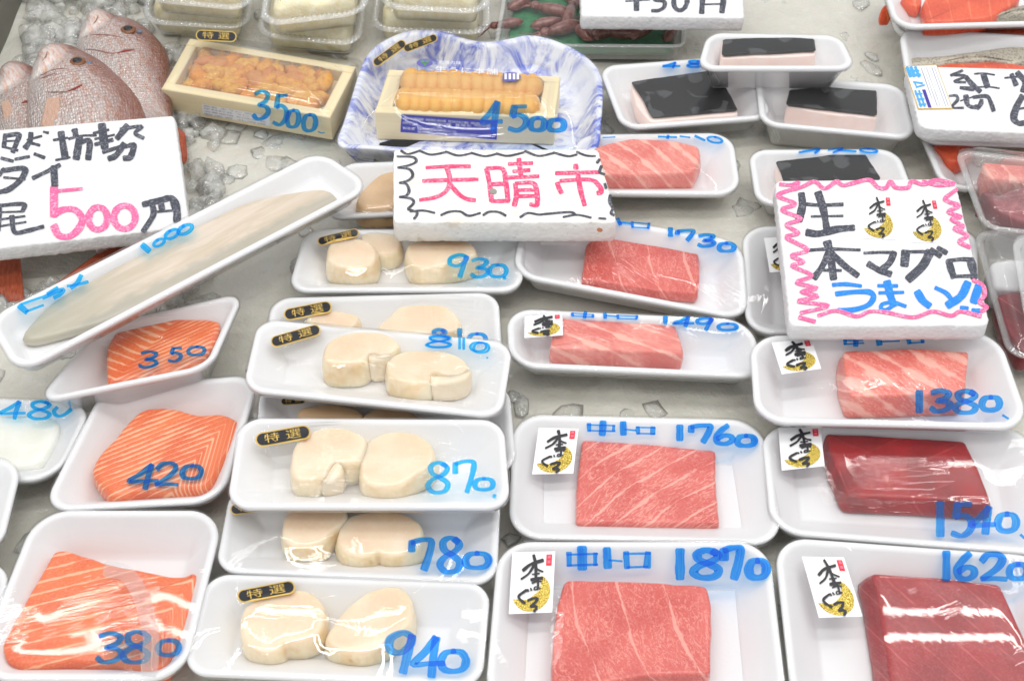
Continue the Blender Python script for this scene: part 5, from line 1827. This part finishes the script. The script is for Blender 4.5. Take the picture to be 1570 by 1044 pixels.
writing(dfr, dt, 'price_writing', digits(ZV, [('4', 852, 478, 965, 645), ('5', 1002, 500, 1112, 640), ('0', 1128, 566, 1212, 640), ('0', 1232, 576, 1325, 642)], 40, .03), 'ink_blue', lift=.0008)
pill_sticker(dfr, dt, ZV, 325, 197, 222, 52, 36)
pill_sticker(dfr, dt, ZV, 502, 140, 205, 46, 21)


# ================================================================== clear clamshells of whitebait
def clamshell(label, corners, z, h=.022, mat='whitebait', lab_=False, group='clear packs of whitebait', seed=0, fill=.8):
    fr = Frame(corners, z)
    t = thing('whitebait_pack', label, 'seafood pack', base_of(fr, h), group)
    N = 96
    # base shell, flange, lid
    V = []
    for d, wz in ((.016, -h), (.012, -h + .002), (.008, -.003), (.0075, 0)):
        p = rr_even(fr.W, fr.L, .02, d, N)
        V.append(fr.xy(p[:, 0], p[:, 1], wz))
    mesh('base_shell', np.vstack(V), strip_faces(4, N) + [tuple(reversed(range(N)))], 'clear_plastic', t, uv=np.vstack(V)[:, :2])
    V = []
    g = np.random.default_rng(seed)
    NF = 320
    bead = .0011 * (1 + np.cos(np.arange(NF) * math.pi * 2 / 4))
    for i, (d, wz) in enumerate(((.0075, .0002), (.005, .0012), (.003, .0008), (.0005, .0002), (0, -.0006))):
        p = rr_even(fr.W, fr.L, .022, d, NF)
        V.append(fr.xy(p[:, 0], p[:, 1], wz + (bead if i in (1, 2) else 0)))
    mesh('beaded_rim', np.vstack(V), strip_faces(5, NF), 'clear_flange', t, uv=np.vstack(V)[:, :2])
    V = []
    lh = h * .75
    for d, wz in ((.0076, .001), (.009, .003), (.013, lh - .002), (.015, lh), (.022, lh), (.024, lh - .001), (.04, lh - .001)):
        p = rr_even(fr.W, fr.L, .02, d, N)
        V.append(fr.xy(p[:, 0], p[:, 1], wz))
    mesh('clear_lid', np.vstack(V), strip_faces(7, N) + [tuple(range(6 * N, 7 * N))], 'clear_plastic', t, uv=np.vstack(V)[:, :2])
    P = rr_even(fr.W, fr.L, .02, .0125, 110)
    block(fr, t, 'whitebait', None, lh * fill, -h + .003, mat, local=P, smooth=True, edge=.010, bulge=.004, rough_h=.0032, jit=.0015, rings=26, seed=seed)
    if lab_:
        F_ = Frame(corners, z)
        q = [fr.uv(np.array([u]), np.array([v]), np.array([lh + .0006]))[0] for u, v in ((.22, .95), (.86, .95), (.86, .40), (.22, .40))]
        pq = project(np.array(q))
        lf = Frame(list(pq), [a_[2] for a_ in q])
        o = patch(lf, t, 'paper_label', [np.vstack([np.linspace(pq[i], pq[(i + 1) % 4], 6)[:-1] for i in range(4)])], 'sticker_paper', False, .0003)
        m = pq[3] * .8 + pq[0] * .2
        m2 = pq[2] * .8 + pq[1] * .2
        writing(lf, o, 'red_line', [(np.array([m * .85 + m2 * .15, m * .2 + m2 * .8]), 3.0)], 'print_pink', False, .0006, 1)
    TRAYS.append(fr)
    return t


clamshell('lower clear whitebait pack behind the box marked 3500', [(232, -62), (396, -58), (381, 46), (216, 36)], .022, seed=1)
clamshell('upper clear whitebait pack behind the box marked 3500', [(232, -85), (396, -78), (383, 18), (222, 2)], .054, h=.022, seed=2)
clamshell('lower clear whitebait pack behind the blue marbled dish, left one', [(405, -50), (570, -55), (552, 72), (392, 56)], .022, seed=3)
clamshell('upper clear whitebait pack with a white paper label', [(410, -80), (572, -84), (562, 22), (398, 42)], .056, h=.022, lab_=True, seed=4)
clamshell('lower clear whitebait pack behind the blue marbled dish, beside the squid', [(578, -60), (752, -60), (752, 54), (566, 48)], .022, seed=5)
clamshell('upper clear whitebait pack nearest the firefly squid', [(580, -88), (752, -86), (748, 22), (584, 14)], .054, h=.022, seed=6)

# ================================================================== firefly squid pack
fq = Frame([(785, -90), (1058, -90), (1050, 72), (758, 70)], .022)
qt = thing('firefly_squid_pack', 'clear pack of small brown squid laid on a green mat', 'seafood pack', base_of(fq, .022))
N = 96
V = []
for d, wz in ((.010, -.022), (.006, -.020), (.004, -.002), (.003, 0), (0, 0), (-.0003, -.001)):
    p = rr_even(fq.W, fq.L, .008, d, N)
    V.append(fq.xy(p[:, 0], p[:, 1], wz))
mesh('clear_tray', np.vstack(V), strip_faces(6, N) + [tuple(reversed(range(N)))], 'clear_flange', qt, uv=np.vstack(V)[:, :2])
P = rr_even(fq.W, fq.L, .006, .011, 80)
block(fq, qt, 'green_mat', None, -.0165, -.0195, 'green_mat', local=P, corner=.002, edge=.0006, rings=10, bulge=0, rough_h=.0008)


def squid_mesh(seed):
    g = np.random.default_rng(seed)
    parts = []
    path = [np.array([x, .0015 * math.sin(x * 60 + seed), .0065]) for x in np.linspace(-.022, .014, 12)]
    rad = [.0008, .0032, .0050, .0062, .0068, .0070, .0070, .0068, .0064, .0058, .0050, .0042]
    parts.append(tube(path, rad, 14))
    parts.append((lambda v, f: (v + np.array([.018, 0, .006]), f))(*ball(.0062, .0052, .0050, 12, 8)))
    for s in (-1, 1):
        parts.append((lambda v, f: (v + np.array([.019, s * .0045, .0068]), f))(*ball(.0019, .0019, .0019, 8, 6)))
    for k in range(7):
        a = (k - 3) * .22 + g.normal(0, .08)
        L = g.uniform(.012, .022)
        pts = [np.array([.022 + L * t, math.sin(a) * L * t * 1.1 + g.normal(0, .0004), .0055 - .003 * t + .0008 * math.sin(7 * t + k)]) for t in np.linspace(0, 1, 7)]
        parts.append(tube(pts, [.0014 * (1 - .75 * t) for t in np.linspace(0, 1, 7)], 6))
    # tail fins
    for s in (-1, 1):
        v = np.array([[-.022, 0, .006], [-.008, 0, .0075], [-.014, s * .010, .0065], [-.022, 0, .0052], [-.008, 0, .006], [-.014, s * .010, .0058]])
        parts.append((v, [(0, 1, 2), (5, 4, 3), (0, 2, 5, 3), (1, 4, 5, 2)]))
    return join(parts)


sqs = [squid_mesh(k) for k in range(3)]
prs = {}
spots = [((800, 10), 40), ((846, 22), 160), ((880, 12), 250), ((873, 30), 75), ((842, 44), 12), ((778, 42), 195), ((862, 52), 200), ((893, 55), 120), ((930, 58), 15), ((950, 58), 170), ((1030, 56), 60), ((790, -8), 10), ((985, 54), 30), ((868, -4), 120)]
for k, ((px_, py_), ang) in enumerate(spots):
    p = at(px_, py_, .007) - np.array([0, 0, .0])
    mt = Matrix.Translation(Vector(p - np.array(qt.location))) @ Matrix.Rotation(math.radians(ang), 4, 'Z') @ Matrix.Scale(.86 + .13 * math.sin(k * 2.3), 4)
    v_ = k % 3
    if v_ not in prs:
        o = mesh('small_squid', sqs[v_][0] + np.array(qt.location), sqs[v_][1], 'squid_skin', qt)
        o.matrix_local = mt
        prs[v_] = o
    else:
        copy_under(prs[v_], qt, mt)
clear_film(fq, qt, [(fq.loc(np.array([(800, 0), (1030, 0), (1030, 58), (780, 58)]), .0), .001)], 'cling_film', 'cling_film', .0008, 5)
TRAYS.append(fq)


# ================================================================== clear hinged packs at the right edge
def clear_pack(label, corners, z, h, fillings, lidh=.014, mat='clear_plastic', seed=0, film_m='clear_pale'):
    fr = Frame(corners, z)
    t = thing('clear_pack', label, 'seafood pack', base_of(fr, h), 'clear plastic packs at the right edge')
    N = 112
    V = []
    for d, wz in ((.014, -h), (.011, -h + .002), (.007, -.002), (.0065, 0), (.004, .0010), (.0012, .0008), (0, 0), (.0006, -.0012)):
        p = rr_even(fr.W, fr.L, .016, d, N)
        V.append(fr.xy(p[:, 0], p[:, 1], wz))
    mesh('base_shell', np.vstack(V), strip_faces(8, N) + [tuple(reversed(range(N)))], 'clear_flange', t, uv=np.vstack(V)[:, :2])
    for nm, pts, top, m_, pat in fillings:
        block(fr, t, nm, np.array(pts, float), top, -h + .003, m_, corner=.006, edge=.004, pat=pat, rings=16, bulge=.002, rough_h=.0008)
    fr.r, fr.slope, fr.depth = .014, .004, .01
    P = rr_even(fr.W, fr.L, .014, .010, 60)
    film_surface(fr, [(P, lidh)], base=.0018, und=.0018, seed=seed)
    film(fr, t, mat, skirt=False, name='clear_lid', N=150, rings=40)
    TRAYS.append(fr)
    return t, fr


clear_pack('clear pack of dark red tuna slabs, upper right behind the pink bordered sign', [(1461, 228), (1650, 250), (1690, 372), (1506, 352)], .042, .024,
           [('tuna_slab', zp(ZR3, [(1110, 330), (1500, 370), (1750, 400), (1760, 560), (1500, 545), (1200, 545), (1140, 440)]), .006, 'tuna_pale', slant(20)),
            ('tuna_slab', zp(ZR3, [(1080, 640), (1220, 720), (1560, 600), (1800, 620), (1850, 1000), (1560, 1000), (1330, 900)]), .004, 'tuna_pack_red', slant(-30))], seed=3, mat='crumpled_film')
clear_pack('long clear pack of dark red meat with shiny film, below the other clear pack', [(1490, 352), (1650, 352), (1700, 552), (1545, 549)], .03, .024,
           [('tuna_slab', zp(ZR4, [(840, 520), (1000, 500), (1250, 520), (1350, 900), (1040, 960), (920, 800)]), .002, 'tuna_pack_red', slant(40)),
            ('film_glare', zp(ZR4, [(790, 300), (900, 270), (1200, 280), (1230, 470), (1000, 490), (830, 480)]), .004, 'absorbent_pad', slant(0))], seed=8, lidh=.012, mat='crumpled_film')  # opaque white block stands in for the bright reflection on the film
clear_pack('small clear lidded pack at the right edge with a white shiny top', [(1549, 362), (1690, 362), (1740, 500), (1572, 500)], .058, .014,
           [('lid_glare', [(1575, 385), (1660, 385), (1690, 480), (1590, 480)], -.001, 'absorbent_pad', slant(0))], seed=12, lidh=.008, mat='clear_pale')  # white reflection of the lid put into this pale block and the pale lid


# ================================================================== sea breams
def on_body(A, body):
    bv = np.array([v_.co[:] for v_ in body.data.vertices]) + np.array(parent_loc(body))
    out = []
    for p in A:
        k = bv[bv[:, 2] > .004]
        dd = np.linalg.norm(k[:, :2] - p[:2], axis=1)
        j = np.argsort(dd)[:4]
        out.append(np.array([p[0], p[1], float(np.average(k[j, 2], weights=1 / (dd[j] + 1e-4))) + .0002]))
    return np.array(out)


def bream(label, st, z0=.020, th=.021, eye=None, lifts=0.0, pect=None, tail=None, gill=None, spot=None, creases=()):
    """st: pairs (back outline, belly outline) traced from snout to tail"""
    D = np.array([at(*a, z0) for a, b_ in st])
    Vn = np.array([at(*b_, z0) for a, b_ in st])
    t = thing('sea_bream', label, 'fish', np.array([*((D + Vn) / 2).mean(0)[:2], 0]), 'whole sea breams on the loose ice')
    # finer stations
    D = catmull(D, False, 5)
    Vn = catmull(Vn, False, 5)
    n = len(D)
    K = 40
    V, UV = [], []
    wid = np.linalg.norm(D - Vn, axis=1)
    for i in range(n):
        u = i / (n - 1)
        half = th * min(1, ((u + .012) / .16) ** .5 if u < .148 else 1) * (1 - .75 * max(0, (u - .55) / .45) ** 1.5)
        c, ax = (D[i] + Vn[i]) / 2, (D[i] - Vn[i]) / 2
        for k in range(K):
            a = 2 * math.pi * k / K
            ca, sa = math.cos(a), math.sin(a)
            p = c + ax * ca + np.array([0, 0, half * np.sign(sa) * abs(sa) ** .85])
            s = (ca + 1) / 2
            if sa > 0 and u < .5:
                # mouth crease, cheek and gill cover as relief
                g1 = math.exp(-((u - (.285 - .10 * (ca) ** 2)) / .012) ** 2) * (abs(ca) < .85)
                ck = .9 * math.exp(-((u - .2) / .09) ** 2 - ((ca + .05) / .45) ** 2)
                m1 = math.exp(-((ca - (-.18 + .9 * u)) / .05) ** 2) * (u < .13)
                m2 = math.exp(-((ca - (-.45 + 1.1 * u)) / .06) ** 2) * (u < .2)
                ei = .8 * math.exp(-((u - .17) / .04) ** 2 - ((ca - .5) / .2) ** 2)
                p = p + np.array([0, 0, (-.0042 * g1 + .0024 * ck - .0040 * m1 - .0030 * m2 + .0012 * ei) * sa])
            V.append(p)
            UV.append((u, s))
    F = [tuple(reversed(f)) for f in strip_faces(n, K)] + [tuple(range(K)), tuple(reversed(range((n - 1) * K, n * K)))]
    # orientation check
    body = mesh('body', V, F, 'bream_skin', t, uv=np.array(UV))
    import bmesh
    bm = bmesh.new()
    bm.from_mesh(body.data)
    bmesh.ops.recalc_face_normals(bm, faces=bm.faces)
    bm.to_mesh(body.data)
    bm.free()
    if eye:
        p = at(*eye, z0 + th * .90)
        v, f = ball(.0076, .0068, .0024, 20, 12)
        e = mesh('eye', v + p, f, 'eye_ring', t)
        v, f = ball(.0048, .0045, .0026, 20, 12)
        mesh('pupil', v + p + np.array([.0002, 0, .0009]), f, 'eye_black', e)
    if spot:
        v, f = ball(.0028, .0018, .0008, 12, 6)
        mesh('blue_mark', v + at(*spot, z0 + th * .80), f, 'scale_blue', t)
    for cr in creases:
        zz = z0 + th * .90
        A = catmull([at(*g_, zz) for g_ in cr], False, 6)
        v, f = tube(on_body(A, body), np.r_[np.linspace(.0002, .0006, len(A) // 2), np.linspace(.0006, .0002, len(A) - len(A) // 2)], 6)
        mesh('head_crease', v, f, 'bream_crease', t)
    if gill:
        A = catmull([at(*g_, z0 + th * .93) for g_ in gill], False, 6)
        v, f = tube(on_body(A, body), np.r_[np.linspace(.0004, .0013, len(A) // 2), np.linspace(.0013, .0004, len(A) - len(A) // 2)], 8)
        mesh('gill_slit', v, f, 'gill_red', t)
    lip = [(st[0][0][0], st[0][0][1]), ((st[0][0][0] + st[0][1][0]) / 2 + 6, (st[0][0][1] + st[0][1][1]) / 2), (st[1][1][0] + 22, st[1][1][1] - 3), (st[2][1][0] + 50, st[2][1][1] - 18)]
    A = catmull([at(*g_, z0 + th * (.30 + .2 * i)) for i, g_ in enumerate(lip)], False, 6)
    v, f = tube(A, np.linspace(.0040, .0012, len(A)), 10)
    mesh('lip', v, f, 'bream_lip', t)
    for nm, poly, m_, zz in (('pectoral_fin', pect, 'bream_pale_fin', z0 + th * 1.02), ('tail_fin', tail, 'bream_fin', z0 * .9)):
        if not poly:
            continue
        root, fan = poly
        R0, R1 = [at(*r_, zz) for r_ in root]
        Fn = catmull([at(*q, max(zz - .004, .004)) for q in fan], False, 5)
        m = len(Fn)
        V, UV, k = [], [], 0
        rows = 6
        for sgn in (1, -1):
            for j in range(rows):
                s = j / (rows - 1)
                for i in range(m):
                    u = i / (m - 1)
                    p = (R0 * (1 - u) + R1 * u) * (1 - s) + Fn[i] * s
                    V.append(p + np.array([0, 0, sgn * .0009 * (1.2 - s) + .0006 * math.sin(i * 1.7) * s]))
                    UV.append((u, s))
        F = strip_faces(rows, m, False)
        o_ = rows * m
        F += [tuple(o_ + q for q in reversed(f)) for f in strip_faces(rows, m, False)]
        F += [((rows - 1) * m + i, (rows - 1) * m + i + 1, o_ + (rows - 1) * m + i + 1, o_ + (rows - 1) * m + i) for i in range(m - 1)]
        for i in (0, m - 1):
            F += [(j * m + i, (j + 1) * m + i, o_ + (j + 1) * m + i, o_ + j * m + i) for j in range(rows - 1)]
        mesh(nm, V, F, m_, t, uv=np.array(UV))
    return t


bream('front sea bream with its pale pectoral fin touching the white sign', [((66, 88), (56, 112)), ((80, 79), (52, 126)), ((112, 79), (46, 142)), ((140, 90), (42, 168)), ((174, 107), (42, 203)), ((201, 131), (48, 243)), ((222, 167), (62, 283)), ((228, 222), (85, 322)), ((222, 282), (112, 352)), ((204, 340), (134, 372)), ((182, 372), (150, 388))],
      z0=.022, th=.020, eye=(118.5, 95), pect=([(72, 152), (92, 150)], [(62, 192), (70, 205), (82, 205), (93, 190)]), tail=([(152, 388), (184, 370)], [(84, 436), (120, 440), (170, 420), (215, 372)]),
      gill=[(106, 142), (116, 138), (126, 132)], spot=(136, 97),
      creases=([(57, 113), (66, 114), (84, 110), (104, 108)], [(54, 124), (70, 120), (88, 115)], [(48, 140), (75, 143), (99, 144), (108, 141)], [(74, 84), (72, 92), (66, 98)]))
bream('rear sea bream with dark back, lying next to the box marked 3500', [((142, 30), (133, 50)), ((156, 24), (126, 60)), ((182, 33), (119, 78)), ((211, 39), (114, 104)), ((236, 57), (118, 134)), ((257, 84), (128, 162)), ((262, 115), (152, 186)), ((264, 145), (192, 200)), ((264, 172), (228, 202)), ((266, 190), (248, 204))],
      z0=.016, th=.018, eye=(196.5, 46), tail=([(250, 204), (266, 192)], [(268, 246), (278, 252), (287, 244), (284, 205)]), gill=[(180, 84), (193, 80), (206, 77)], spot=(214, 49),
      creases=([(130, 54), (150, 56), (172, 57), (190, 60)], [(124, 74), (146, 78), (168, 84), (180, 84)], [(151, 28), (149, 36), (143, 42)]))
bream('left sea bream cut by the photo edge, only snout and tail in view', [((8, 112), (0, 126)), ((24, 102), (-7, 142)), ((52, 108), (-12, 167)), ((80, 126), (-15, 194)), ((104, 152), (-12, 232)), ((112, 192), (-5, 272)), ((104, 242), (0, 312)), ((76, 300), (5, 346)), ((42, 350), (8, 372)), ((28, 384), (6, 388))],
      z0=.012, th=.016, pect=([(2, 158), (14, 155)], [(8, 192), (16, 200), (26, 196), (28, 185)]), tail=([(2, 390), (30, 386)], [(-8, 452), (4, 452), (14, 462), (38, 464)]), gill=[(34, 160), (40, 158), (46, 156)])


# ================================================================== loose ice
def lump(g, r):
    ph = g.uniform(0, 6, 6)
    k = g.uniform(1.6, 3.2, 3)
    sx, sy, sz = g.uniform(.7, 1.3), g.uniform(.7, 1.3), g.uniform(.5, .9)
    v, f = ball(r * sx, r * sy, r * sz, 9, 6, lambda d: 1 + .16 * math.sin(k[0] * d[0] * 2 + ph[0]) + .14 * math.sin(k[1] * d[1] * 2 + ph[1]) + .14 * math.sin(k[2] * d[2] * 2.4 + ph[2]))
    a, t_ = g.uniform(0, 6.28), g.uniform(-.6, .6)
    Rz = np.array([[math.cos(a), -math.sin(a), 0], [math.sin(a), math.cos(a), 0], [0, 0, 1]])
    Rx = np.array([[1, 0, 0], [0, math.cos(t_), -math.sin(t_)], [0, math.sin(t_), math.cos(t_)]])
    return v @ (Rz @ Rx).T, f


g = np.random.default_rng(99)
quads = [np.array([c[:2] for c in fr.c]) for fr in TRAYS if fr.mid[2] < .06]


def free(p, m=.004):
    for q in quads:
        c = q.mean(0)
        e = c + (q - c) * (1 - .012)
        if inside(e, np.array([p[0]]), np.array([p[1]]))[0]:
            return False
    return True


parts = []
for _ in range(6500):
    x, y = g.uniform(-20, 1590), g.uniform(-30, 1060)
    big = (x < 330 and y < 480)
    if not big and g.random() < (.80 if y < 330 else .93):
        continue
    if x / 50 + y / 112 < 1.15:
        continue
    p = at(x, y, 0)
    if not free(p):
        continue
    r = g.uniform(.005, .012) if not big else g.uniform(.004, .011)
    if x < 150 and y < 130 and g.random() < .5:
        r = g.uniform(.010, .020)
    v, f = lump(g, r)
    if not big:
        v[:, 2] *= .20
    parts.append((v + p + np.array([0, 0, -.003 + r * (.25 if big else -.05)]), f))
V, F = join(parts)
o = mesh('crushed_ice', V, F, 'ice_lump', loc=(0, 0, 0))
tag(o, 'loose wet lumps of crushed ice between the packs and round the fish', 'ice', kind='stuff')
